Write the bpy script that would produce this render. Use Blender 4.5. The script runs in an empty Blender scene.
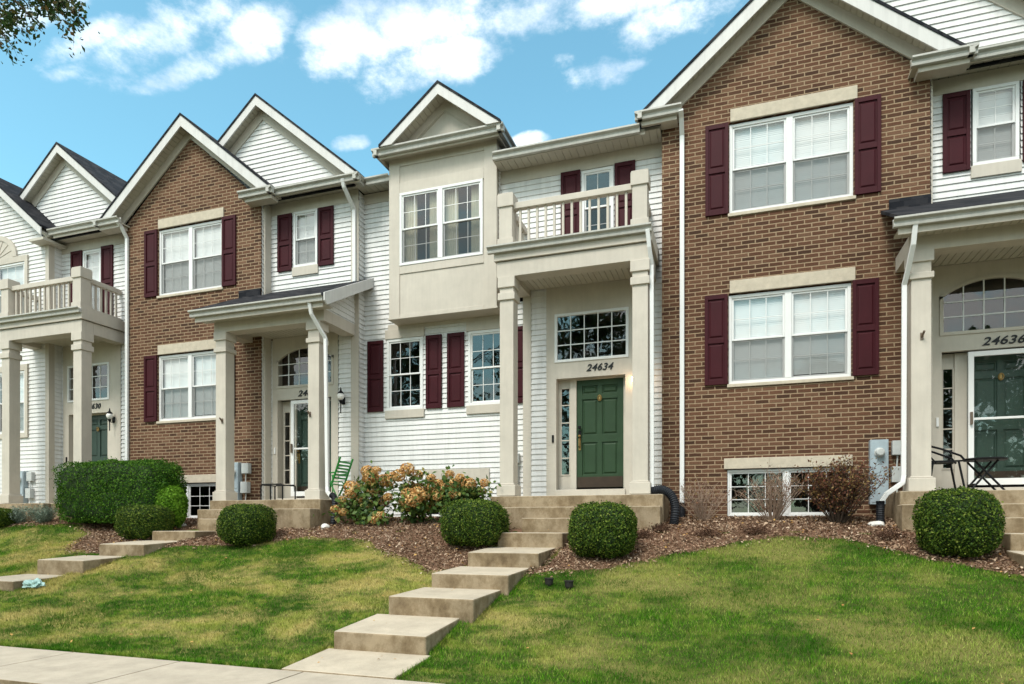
import bpy, bmesh, math, random
import numpy as np
from mathutils import Vector, Matrix
R_ = math.radians
S = bpy.context.scene
COL = S.collection
rnd = random.Random(7)
nrg = np.random.default_rng(11)

# ------------------------------------------------------------------ camera
F_, TH, Y0 = 652.45, .3255, 524.3      # pixels, radians, horizon row
cam = bpy.data.cameras.new('camera'); co = bpy.data.objects.new('camera', cam); COL.objects.link(co)
cam.sensor_width = 36; cam.lens = F_ / 1024 * 36; cam.shift_y = (Y0 - 342) / 1024
cam.clip_start = .05; cam.clip_end = 3000
co.location = (0, 0, 0); co.rotation_euler = (R_(90), 0, TH); S.camera = co

# ------------------------------------------------------------------ light
SUN_EL, SUN_AZ = 52, 197               # degrees; azimuth clockwise from +Y (north)
S.view_settings.view_transform = 'Standard'; S.view_settings.look = 'None'
S.view_settings.exposure = 1.28; S.view_settings.gamma = 1
S.view_settings.use_curve_mapping = False
ld = bpy.data.lights.new('sun', 'SUN'); ld.energy = 1.4; ld.angle = R_(20); ld.color = (1, .95, .88)
lo = bpy.data.objects.new('sun', ld); COL.objects.link(lo)
el, az = R_(SUN_EL), R_(SUN_AZ)
sd = Vector((math.sin(az) * math.cos(el), math.cos(az) * math.cos(el), math.sin(el)))
lo.rotation_euler = sd.to_track_quat('Z', 'Y').to_euler(); lo.location = (-20, -30, 40)

def at(px, py, Y):
    """X, Z of the point at depth Y seen at pixel px, py of the measured photograph"""
    u = (px - 512) / F_; v = (Y0 - py) / F_
    t = Y / (math.cos(TH) + u * math.sin(TH))
    return t * (-math.sin(TH) + u * math.cos(TH)), v * t

class NT:
    def __init__(s, tree): s.t = tree; s.n = tree.nodes; s.l = tree.links
    def new(s, typ, **kw):
        nd = s.n.new(typ)
        for k, v in kw.items():
            if k.startswith('i_'):
                key = k[2:]; key = int(key) if key.isdigit() else key.replace('_', ' ')
                nd.inputs[key].default_value = v
            else: setattr(nd, k, v)
        return nd
    def link(s, a, b): s.l.new(a, b)
    def math(s, op, a, b=None, c=None):
        nd = s.n.new('ShaderNodeMath'); nd.operation = op
        for i, v in enumerate((a, b, c)):
            if v is None: continue
            if isinstance(v, (int, float)): nd.inputs[i].default_value = v
            else: s.l.new(v, nd.inputs[i])
        return nd.outputs[0]
    def ramp(s, fac, stops, interp='LINEAR'):
        nd = s.n.new('ShaderNodeValToRGB'); nd.color_ramp.interpolation = interp
        cr = nd.color_ramp
        while len(cr.elements) < len(stops): cr.elements.new(.5)
        for e, (p, c) in zip(cr.elements, stops):
            e.position = p; e.color = (*c, 1) if len(c) == 3 else c
        s.l.new(fac, nd.inputs[0]); return nd.outputs[0]
    def mix(s, fac, a, b, mode='MIX'):
        nd = s.n.new('ShaderNodeMix'); nd.data_type = 'RGBA'; nd.blend_type = mode
        for i, v in ((0, fac), (6, a), (7, b)):
            if isinstance(v, (int, float)): nd.inputs[i].default_value = v
            elif isinstance(v, tuple): nd.inputs[i].default_value = (*v, 1) if len(v) == 3 else v
            else: s.l.new(v, nd.inputs[i])
        return nd.outputs[2]
    def noise(s, vec, scale, detail=4, rough=.55):
        nd = s.n.new('ShaderNodeTexNoise'); nd.inputs['Scale'].default_value = scale
        nd.inputs['Detail'].default_value = detail; nd.inputs['Roughness'].default_value = rough
        if vec is not None: s.l.new(vec, nd.inputs['Vector'])
        return nd.outputs['Fac']

W = bpy.data.worlds.new('World'); S.world = W; W.use_nodes = True
n = NT(W.node_tree); n.n.clear()
sky = n.new('ShaderNodeTexSky', sky_type='NISHITA', sun_disc=False, sun_elevation=el, sun_rotation=az, air_density=1.0, dust_density=1.0, ozone_density=1.5)
geo = n.new('ShaderNodeTexCoord'); sep = n.new('ShaderNodeSeparateXYZ'); n.link(geo.outputs['Generated'], sep.inputs[0])
yy = n.math('MAXIMUM', n.math('ABSOLUTE', sep.outputs[1]), .05)
comb = n.new('ShaderNodeCombineXYZ')
n.link(n.math('DIVIDE', sep.outputs[0], yy), comb.inputs[0]); n.link(n.math('DIVIDE', sep.outputs[2], yy), comb.inputs[1])
P = comb.outputs[0]
wob = n.new('ShaderNodeTexNoise', i_Scale=5.0, i_Detail=5.0); n.link(geo.outputs['Generated'], wob.inputs['Vector'])
wv = n.new('ShaderNodeVectorMath', operation='MULTIPLY_ADD'); n.link(wob.outputs['Color'], wv.inputs[0]); wv.inputs[1].default_value = (.16, .11, 0); wv.inputs[2].default_value = (-.08, -.055, 0)
wa = n.new('ShaderNodeVectorMath', operation='ADD'); n.link(P, wa.inputs[0]); n.link(wv.outputs[0], wa.inputs[1]); P = wa.outputs[0]; G_ = geo.outputs['Generated']
gm = n.new('ShaderNodeMapping'); gm.inputs['Scale'].default_value = (1, 1, 1.7); n.link(G_, gm.inputs[0])
wn = n.noise(gm.outputs[0], 8.5, 14, .66); wn2 = n.noise(gm.outputs[0], 3.0, 3, .5)
CL = [(150, 42, 62, 26), (85, 40, 55, 16), (205, 66, 48, 14), (66, 66, 30, 11), (395, 30, 85, 34), (430, 62, 62, 24), (340, 22, 45, 18), (560, 8, 120, 20),
      (690, 6, 80, 20), (250, 30, 30, 22), (30, 10, 60, 16), (600, 62, 42, 14), (560, 58, 18, 9), (640, 50, 25, 7), (528, 140, 15, 8), (357, 146, 14, 6), (262, 28, 22, 12), (640, -60, 200, 36), (200, -70, 150, 30)]
acc = None
for (px, py, rx, ry) in CL:
    cx, cz = at(px, py, 1); ex, _ = at(px + rx, py, 1); _, ez = at(px, py - ry, 1)
    vm = n.new('ShaderNodeVectorMath', operation='SUBTRACT'); n.link(P, vm.inputs[0]); vm.inputs[1].default_value = (cx, cz, 0)
    vs = n.new('ShaderNodeVectorMath', operation='MULTIPLY'); n.link(vm.outputs[0], vs.inputs[0]); vs.inputs[1].default_value = (1 / abs(ex - cx), 1 / abs(ez - cz), 0)
    vl = n.new('ShaderNodeVectorMath', operation='LENGTH'); n.link(vs.outputs[0], vl.inputs[0])
    m = n.math('DIVIDE', vl.outputs['Value'], 1.75)
    m = n.math('MAXIMUM', n.math('SUBTRACT', 1, n.math('MULTIPLY', m, m)), 0)
    acc = m if acc is None else n.math('MAXIMUM', acc, m)
# unseen overhead and behind: heavy warm-white cloud added to fill and neutralise the light
far = n.math('MULTIPLY', n.math('SUBTRACT', n.noise(geo.outputs['Generated'], 2.3, 6, .6), .30), 5.0)
high = n.math('GREATER_THAN', sep.outputs[2], .72)
back = n.math('LESS_THAN', sep.outputs[1], 0)
sel = n.math('MAXIMUM', high, back)
acc = n.math('ADD', n.math('MULTIPLY', acc, n.math('SUBTRACT', 1, sel)), n.math('MULTIPLY', n.math('MAXIMUM', far, 0), sel))
mask = n.math('ADD', n.math('MULTIPLY', acc, 1.35), n.math('MULTIPLY', n.math('SUBTRACT', wn, .5), 5.0))
mask = n.math('SUBTRACT', mask, .50)
mr = n.new('ShaderNodeMapRange', interpolation_type='SMOOTHSTEP'); n.link(mask, mr.inputs[0])
mr.inputs[1].default_value = -.12; mr.inputs[2].default_value = 1.55; mr.inputs[3].default_value = 0; mr.inputs[4].default_value = .88
hasb = n.math('MINIMUM', n.math('MULTIPLY', acc, 4), 1)
mk = n.math('MULTIPLY', mr.outputs[0], hasb)
skyc = n.mix(1, sky.outputs[0], (.96, 1.44, 1.18), 'MULTIPLY')
cloud = n.mix(sel, n.mix(n.ramp(n.noise(gm.outputs[0], 9, 8), [(.38, (0, 0, 0)), (.58, (1, 1, 1))]), (4.0, 4.6, 5.4), (7.2, 7.3, 7.4)), (8.2, 7.75, 7.35))
bg = n.new('ShaderNodeBackground', i_Strength=.10)
n.link(n.mix(mk, skyc, cloud), bg.inputs[0])
out = n.new('ShaderNodeOutputWorld'); n.link(bg.outputs[0], out.inputs[0])

# ------------------------------------------------------------------ materials
def mat(name, base, rough=.6, var=.0, scale=6, bump=0, bscale=80, spec=.3, metal=0, streak=0):
    m = bpy.data.materials.new(name); m.use_nodes = True; n = NT(m.node_tree)
    b = n.n['Principled BSDF']; b.inputs['Base Color'].default_value = (*base, 1); b.inputs['Roughness'].default_value = rough
    b.inputs['Specular IOR Level'].default_value = spec; b.inputs['Metallic'].default_value = metal
    tc = n.new('ShaderNodeTexCoord').outputs['Object']
    if var:
        f = n.noise(tc, scale, 6, .65)
        c = n.ramp(f, [(.3, tuple(x * (1 - var) for x in base)), (.7, tuple(min(1, x * (1 + var)) for x in base))])
        if streak:
            mp = n.new('ShaderNodeMapping'); mp.inputs['Scale'].default_value = (9, 9, .7); n.link(tc, mp.inputs[0])
            f2 = n.noise(mp.outputs[0], 1.6, 6, .7)
            k = n.ramp(f2, [(.42, (1, 1, 1)), (.72, (1 - streak,) * 3)])
            c = n.mix(1, c, k, 'MULTIPLY')
        n.link(c, b.inputs['Base Color'])
    if bump:
        bp = n.new('ShaderNodeBump', i_Strength=bump, i_Distance=.01); n.link(n.noise(tc, bscale, 4), bp.inputs['Height']); n.link(bp.outputs[0], b.inputs['Normal'])
    return m

M = {}
M['siding'] = mat('vinyl_siding', (.67, .665, .65), .5, .06, 1.5, .12, 60, .35, 0, .16)
M['trim'] = mat('beige_trim', (.50, .455, .388), .6, .08, 2.2, .08, 90, .3, 0, .08)
M['rake'] = mat('pale_fascia', (.57, .56, .54), .5, .05, 3, .05, 60, .35, 0, .12)
M['gutter'] = mat('gutter_metal', (.44, .43, .39), .42, .07, 3, 0, 60, .4, 0, .18)
M['soffit'] = mat('soffit_panel', (.46, .43, .36), .6, .05, 3, 0)
M['lintel'] = mat('stone_lintel', (.48, .42, .33), .85, .12, 10, .5, 70)
M['white'] = mat('white_vinyl', (.70, .70, .69), .4, .03, 3, 0, 60, .4)
M['shutter'] = mat('maroon_shutter', (.042, .0058, .0095), .55, .12, 3, .08, 60, .15)
M['shutter_dark'] = M['shutter']
M['door_green'] = mat('green_door_paint', (.022, .050, .022), .5, .12, 4, .12, 40, .25)
M['door_grey'] = mat('grey_green_door_paint', (.028, .052, .040), .4, .1, 4, .05, 40, .4)
M['kick'] = mat('bronze_kick_plate', (.045, .028, .018), .45, .2, 6, 0, 60, .4, .3)
M['brass'] = mat('aged_brass', (.35, .22, .08), .35, .2, 30, 0, 60, .5, .8)
M['black'] = mat('black_metal', (.006, .006, .007), .55, .2, 20, 0, 60, .18)
M['plastic'] = mat('black_corrugated_plastic', (.012, .014, .018), .5, .2, 20)
M['meter'] = mat('blue_grey_metal', (.33, .40, .44), .45, .08, 6, 0, 60, .4, 0, .12)
M['meter2'] = mat('pale_grey_metal', (.45, .47, .46), .5, .08, 6)
M['rock'] = mat('white_rock', (.62, .60, .56), .9, .15, 10, .6, 25)
M['bag'] = mat('pale_plastic_bag', (.30, .45, .42), .35, .15, 12, .3, 30)
M['wood_dark'] = mat('bark', (.055, .038, .026), .9, .35, 12, .8, 30)
M['twig'] = mat('pale_twig', (.27, .19, .14), .85, .25, 20)
M['blind'] = mat('white_blind', (.66, .67, .67), .6, .02, 3)
M['bars'] = mat('window_bars', (.70, .70, .69), .5)
M['curtain'] = mat('cream_curtain', (.60, .56, .45), .9, .1, 4)
M['room'] = mat('dim_room', (.045, .045, .045), .9, .4, 1.5)
M['flower'] = mat('dried_hydrangea', (.42, .24, .09), .8, .1, 8)
M['globe_lit'] = mat('lit_globe', (.8, .75, .6), .3)
_b = M['globe_lit'].node_tree.nodes['Principled BSDF']; _b.inputs['Emission Color'].default_value = (1, .62, .30, 1); _b.inputs['Emission Strength'].default_value = 9
M['chair_green'] = mat('green_chair_paint', (.035, .24, .045), .4, .1, 8)
M['pot'] = mat('black_pot', (.02, .018, .016), .6, .2, 10)
M['number'] = mat('black_number', (.01, .01, .011), .4)
M['asphalt'] = mat('asphalt', (.05, .05, .052), .9, .25, 20, .5, 200)
M['flagholder'] = mat('bracket_metal', (.16, .12, .09), .4, .3, 30, 0, 60, .5, .6)
M['globe'] = mat('frosted_globe', (.82, .80, .76), .2)

def glass_mat(name, tint, screen=0):
    m = bpy.data.materials.new(name); m.use_nodes = True; n = NT(m.node_tree); n.n.clear()
    tr = n.new('ShaderNodeBsdfTransparent'); tr.inputs[0].default_value = (*tint, 1)
    gl = n.new('ShaderNodeBsdfGlossy', i_Roughness=.015); gl.inputs[0].default_value = (1, 1, 1, 1)
    tc = n.new('ShaderNodeTexCoord').outputs['Object']
    bp = n.new('ShaderNodeBump', i_Strength=.06, i_Distance=.02); n.link(n.noise(tc, 2.2, 2), bp.inputs['Height']); n.link(bp.outputs[0], gl.inputs['Normal'])
    lw = n.new('ShaderNodeLayerWeight', i_Blend=.5)      # same from both sides of the thin pane
    fr = n.math('ADD', n.math('MULTIPLY', n.math('POWER', lw.outputs['Facing'], 4.0), .85), .085)
    mx = n.new('ShaderNodeMixShader'); n.link(fr, mx.inputs[0])
    n.link(tr.outputs[0], mx.inputs[1]); n.link(gl.outputs[0], mx.inputs[2])
    o = n.new('ShaderNodeOutputMaterial'); n.link(mx.outputs[0], o.inputs[0]); return m
M['glass'] = glass_mat('window_glass', (.95, .97, .96))
def screen_mat():
    m = bpy.data.materials.new('insect_screen'); m.use_nodes = True; n = NT(m.node_tree); n.n.clear()
    tr = n.new('ShaderNodeBsdfTransparent'); df = n.new('ShaderNodeBsdfDiffuse'); df.inputs[0].default_value = (.05, .05, .05, 1)
    mx = n.new('ShaderNodeMixShader', i_0=.34); n.link(tr.outputs[0], mx.inputs[1]); n.link(df.outputs[0], mx.inputs[2])
    o = n.new('ShaderNodeOutputMaterial'); n.link(mx.outputs[0], o.inputs[0]); return m
M['screen'] = screen_mat()

def brick_mat():
    m = bpy.data.materials.new('tan_brown_brick'); m.use_nodes = True; n = NT(m.node_tree)
    b = n.n['Principled BSDF']; b.inputs['Roughness'].default_value = .9; b.inputs['Specular IOR Level'].default_value = .2
    tc = n.new('ShaderNodeTexCoord').outputs['Object']; sp = n.new('ShaderNodeSeparateXYZ'); n.link(tc, sp.inputs[0])
    wob = n.noise(tc, 14, 3)
    x = n.math('ADD', n.math('ADD', sp.outputs[0], sp.outputs[1]), n.math('MULTIPLY', wob, .014))
    z = n.math('ADD', sp.outputs[2], n.math('MULTIPLY', n.noise(tc, 9, 2), .012))
    BH, BW = .0700, .2130
    rz = n.math('DIVIDE', n.math('ADD', z, 30.0), BH); row = n.math('FLOOR', rz); fz = n.math('FRACT', rz)
    sh = n.math('MULTIPLY', n.math('MODULO', row, 2), .5)
    rx = n.math('ADD', n.math('DIVIDE', n.math('ADD', x, 60.0), BW), sh); cl = n.math('FLOOR', rx); fx = n.math('FRACT', rx)
    cb = n.new('ShaderNodeCombineXYZ'); n.link(cl, cb.inputs[0]); n.link(row, cb.inputs[1])
    wnz = n.new('ShaderNodeTexWhiteNoise', noise_dimensions='2D'); n.link(cb.outputs[0], wnz.inputs['Vector'])
    col = n.ramp(wnz.outputs['Value'], [(0, (.052, .026, .016)), (.15, (.072, .034, .020)), (.4, (.098, .045, .026)), (.7, (.120, .058, .034)), (1, (.150, .082, .050))])
    fine = n.noise(tc, 60, 5, .7)
    col = n.mix(1, col, n.ramp(fine, [(.32, (.66, .66, .66)), (.68, (1.3, 1.3, 1.3))]), 'MULTIPLY')
    big = n.noise(tc, .6, 4)
    col = n.mix(1, col, n.ramp(big, [(.3, (.80, .79, .78)), (.7, (1.2, 1.2, 1.2))]), 'MULTIPLY')
    # distance to brick edge, metres
    dx = n.math('MULTIPLY', n.math('MINIMUM', fx, n.math('SUBTRACT', 1, fx)), BW)
    dz = n.math('MULTIPLY', n.math('MINIMUM', fz, n.math('SUBTRACT', 1, fz)), BH)
    d = n.math('MINIMUM', dx, dz)
    d = n.math('ADD', d, n.math('MULTIPLY', n.math('SUBTRACT', fine, .5), .010))
    mr = n.new('ShaderNodeMapRange'); n.link(d, mr.inputs[0]); mr.inputs[1].default_value = .0062; mr.inputs[2].default_value = .0105
    c = n.mix(mr.outputs[0], n.mix(n.noise(tc, 20, 4), (.25, .175, .11), (.34, .25, .16)), col)
    n.link(c, b.inputs['Base Color'])
    bp = n.new('ShaderNodeBump', i_Strength=.8, i_Distance=.008); n.link(n.math('ADD', mr.outputs[0], n.math('MULTIPLY', fine, .35)), bp.inputs['Height']); n.link(bp.outputs[0], b.inputs['Normal'])
    return m
M['brick'] = brick_mat()

def shingle_mat():
    m = bpy.data.materials.new('charcoal_shingles'); m.use_nodes = True; n = NT(m.node_tree)
    b = n.n['Principled BSDF']; b.inputs['Roughness'].default_value = .92; b.inputs['Specular IOR Level'].default_value = .15
    tc = n.new('ShaderNodeTexCoord').outputs['Object']; sp = n.new('ShaderNodeSeparateXYZ'); n.link(tc, sp.inputs[0])
    rz = n.math('DIVIDE', n.math('ADD', sp.outputs[2], 20.), .085); row = n.math('FLOOR', rz); fz = n.math('FRACT', rz)
    cx = n.math('FLOOR', n.math('ADD', n.math('DIVIDE', n.math('ADD', n.math('ADD', sp.outputs[0], sp.outputs[1]), 40.), .16), n.math('MULTIPLY', row, .37)))
    cb = n.new('ShaderNodeCombineXYZ'); n.link(cx, cb.inputs[0]); n.link(row, cb.inputs[1])
    w = n.new('ShaderNodeTexWhiteNoise', noise_dimensions='2D'); n.link(cb.outputs[0], w.inputs['Vector'])
    c = n.ramp(w.outputs['Value'], [(0, (.007, .008, .011)), (.5, (.015, .016, .020)), (1, (.032, .031, .034))])
    c = n.mix(1, c, n.ramp(n.noise(tc, 120, 3), [(.3, (.75, .75, .75)), (.7, (1.3, 1.3, 1.3))]), 'MULTIPLY')
    n.link(c, b.inputs['Base Color'])
    bp = n.new('ShaderNodeBump', i_Strength=.7, i_Distance=.012); n.link(n.math('SUBTRACT', 1, fz), bp.inputs['Height']); n.link(bp.outputs[0], b.inputs['Normal'])
    return m
M['shingle'] = shingle_mat()

def concrete_mat(name, base, dirt=.25):
    m = bpy.data.materials.new(name); m.use_nodes = True; n = NT(m.node_tree)
    b = n.n['Principled BSDF']; b.inputs['Roughness'].default_value = .88; b.inputs['Specular IOR Level'].default_value = .2
    tc = n.new('ShaderNodeTexCoord').outputs['Object']; g = n.new('ShaderNodeNewGeometry')
    f = n.noise(tc, 3, 7, .7)
    c = n.ramp(f, [(.3, tuple(x * .80 for x in base)), (.7, tuple(x * 1.12 for x in base))])
    # rain streaks and soil stains, only on the standing faces (they run downwards)
    mp = n.new('ShaderNodeMapping'); mp.inputs['Scale'].default_value = (1.7, 1.7, 1.3); n.link(tc, mp.inputs[0])
    st = n.ramp(n.noise(mp.outputs[0], 2.4, 12, .74), [(.42, (1, 1, 1)), (.56, (.66, .62, .56)), (.72, (.34, .30, .26))])
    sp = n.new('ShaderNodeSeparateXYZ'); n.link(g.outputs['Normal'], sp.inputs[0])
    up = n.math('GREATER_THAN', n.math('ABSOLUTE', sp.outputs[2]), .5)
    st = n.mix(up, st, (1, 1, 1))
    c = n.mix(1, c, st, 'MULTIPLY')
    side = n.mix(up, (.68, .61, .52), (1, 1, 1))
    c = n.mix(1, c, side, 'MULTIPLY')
    c = n.mix(1, c, n.ramp(n.noise(tc, 160, 3), [(.3, (.86, .86, .86)), (.7, (1.1, 1.1, 1.1))]), 'MULTIPLY')
    n.link(c, b.inputs['Base Color'])
    bp = n.new('ShaderNodeBump', i_Strength=.35, i_Distance=.004); n.link(n.noise(tc, 120, 5), bp.inputs['Height']); n.link(bp.outputs[0], b.inputs['Normal'])
    return m
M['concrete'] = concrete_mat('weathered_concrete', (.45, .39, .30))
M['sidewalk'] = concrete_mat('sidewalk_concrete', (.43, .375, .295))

def island_mat(name, stops, rough=.6, patch=None, spec=.3, transl=.0):
    """foliage, grass, chips: one random colour for every leaf, with patches laid over the ground"""
    m = bpy.data.materials.new(name); m.use_nodes = True; n = NT(m.node_tree)
    b = n.n['Principled BSDF']; b.inputs['Roughness'].default_value = rough; b.inputs['Specular IOR Level'].default_value = spec
    g = n.new('ShaderNodeNewGeometry'); c = n.ramp(g.outputs['Random Per Island'], stops)
    tc = n.new('ShaderNodeTexCoord').outputs['Object']
    if patch:
        for (sc, lo_, hi_, colr, amt) in patch:
            mp = n.new('ShaderNodeMapping'); mp.inputs['Scale'].default_value = (1, 1.5, 0); n.link(tc, mp.inputs[0])
            f = n.noise(mp.outputs[0], sc, 5, .62)
            mr = n.new('ShaderNodeMapRange', interpolation_type='SMOOTHSTEP'); n.link(f, mr.inputs[0]); mr.inputs[1].default_value = lo_; mr.inputs[2].default_value = hi_; mr.inputs[4].default_value = abs(amt)
            rv = n.mix(g.outputs['Random Per Island'], tuple(x * .55 for x in colr), tuple(x * 1.35 for x in colr))
            fo = mr.outputs[0]
            if amt < 0:
                sx = n.new('ShaderNodeSeparateXYZ'); n.link(tc, sx.inputs[0]); m2 = n.new('ShaderNodeMapRange'); n.link(sx.outputs[0], m2.inputs[0])
                m2.inputs[1].default_value = -3.4; m2.inputs[2].default_value = -.6; m2.inputs[3].default_value = 1; m2.inputs[4].default_value = .42; fo = n.math('MULTIPLY', fo, m2.outputs[0])
            c = n.mix(fo, c, rv)
    n.link(c, b.inputs['Base Color'])
    if transl:
        td = n.new('ShaderNodeBsdfTranslucent'); n.link(c, td.inputs[0])
        mx = n.new('ShaderNodeMixShader', i_0=transl); n.link(b.outputs[0], mx.inputs[1]); n.link(td.outputs[0], mx.inputs[2])
        n.link(mx.outputs[0], n.n['Material Output'].inputs[0])
    return m
GP = [(.55, .45, .60, (.52, .42, .15), -.9), (2.1, .48, .62, (.30, .33, .06), -.7), (.8, .48, .62, (.026, .12, .006), .8), (6.5, .52, .66, (.46, .42, .14), -.75), (12.0, .52, .64, (.025, .08, .008), .7)]
M['grass'] = island_mat('grass_blades', [(0, (.018, .095, .003)), (.45, (.056, .205, .007)), (.8, (.14, .33, .018)), (1, (.38, .46, .11))], .9, GP, .02, .25)
M['box'] = island_mat('boxwood_leaves', [(0, (.018, .042, .006)), (.5, (.048, .096, .012)), (.85, (.13, .19, .022)), (1, (.22, .26, .05))], .6, None, .12, .25)
M['hedge'] = island_mat('hedge_leaves', [(0, (.014, .055, .005)), (.5, (.038, .115, .008)), (1, (.11, .22, .022))], .6, None, .12, .25)
M['bright'] = island_mat('light_shrub_leaves', [(0, (.05, .13, .008)), (.5, (.11, .24, .015)), (1, (.18, .34, .03))], .6, None, .12, .25)
M['hyd_leaf'] = island_mat('hydrangea_leaves', [(0, (.03, .07, .015)), (.5, (.075, .14, .025)), (.85, (.14, .2, .04)), (1, (.26, .19, .05))], .55, None, .3, .25)
M['petal'] = island_mat('hydrangea_petals', [(0, (.30, .13, .04)), (.3, (.52, .27, .09)), (.7, (.72, .46, .19)), (1, (.78, .64, .34))], .8, None, .1, .25)
M['red_leaf'] = island_mat('reddish_shrub_leaves', [(0, (.06, .025, .018)), (.45, (.17, .06, .035)), (.75, (.13, .085, .03)), (1, (.26, .17, .06))], .6, None, .2, .2)
M['sage'] = island_mat('sage_leaves', [(0, (.10, .14, .11)), (1, (.24, .29, .22))], .8, None, .1, .2)
M['tree_leaf'] = island_mat('tree_leaves', [(0, (.02, .05, .012)), (.7, (.05, .10, .02)), (1, (.16, .09, .03))], .55, None, .3, .2)
M['dead'] = island_mat('dead_stalks', [(0, (.05, .025, .018)), (1, (.14, .08, .05))], .9, None, .1)
M['chips'] = island_mat('bark_chips', [(0, (.07, .042, .027)), (.35, (.21, .132, .083)), (.8, (.38, .26, .175)), (1, (.55, .43, .32))], .95, None, .1)
M['fallen'] = island_mat('fallen_leaf', [(0, (.30, .14, .04)), (1, (.45, .27, .08))], .8)

def ground_mat(name, base, c2, patches=True):
    m = bpy.data.materials.new(name); m.use_nodes = True; n = NT(m.node_tree)
    b = n.n['Principled BSDF']; b.inputs['Roughness'].default_value = .95; b.inputs['Specular IOR Level'].default_value = .1
    tc = n.new('ShaderNodeTexCoord').outputs['Object']
    c = n.mix(n.noise(tc, 40, 5, .7), base, c2)
    if patches:
        for (sc, lo_, hi_, colr, amt) in GP[:2]:
            mp = n.new('ShaderNodeMapping'); mp.inputs['Scale'].default_value = (1, 1.5, 0); n.link(tc, mp.inputs[0])
            f = n.noise(mp.outputs[0], sc, 5, .62)
            mr = n.new('ShaderNodeMapRange', interpolation_type='SMOOTHSTEP'); n.link(f, mr.inputs[0]); mr.inputs[1].default_value = lo_; mr.inputs[2].default_value = hi_; mr.inputs[4].default_value = abs(amt) * .9
            sx = n.new('ShaderNodeSeparateXYZ'); n.link(tc, sx.inputs[0]); m2 = n.new('ShaderNodeMapRange'); n.link(sx.outputs[0], m2.inputs[0])
            m2.inputs[1].default_value = -3.4; m2.inputs[2].default_value = -.6; m2.inputs[3].default_value = 1; m2.inputs[4].default_value = .42
            c = n.mix(n.math('MULTIPLY', mr.outputs[0], m2.outputs[0]), c, tuple(x * .75 for x in colr))
    n.link(c, b.inputs['Base Color'])
    bp = n.new('ShaderNodeBump', i_Strength=.8, i_Distance=.02); n.link(n.noise(tc, 70, 5), bp.inputs['Height']); n.link(bp.outputs[0], b.inputs['Normal'])
    return m
M['lawn'] = ground_mat('lawn_soil', (.03, .055, .008), (.06, .075, .018))
M['mulch'] = ground_mat('mulch_soil', (.10, .055, .035), (.24, .14, .09), False)

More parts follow.
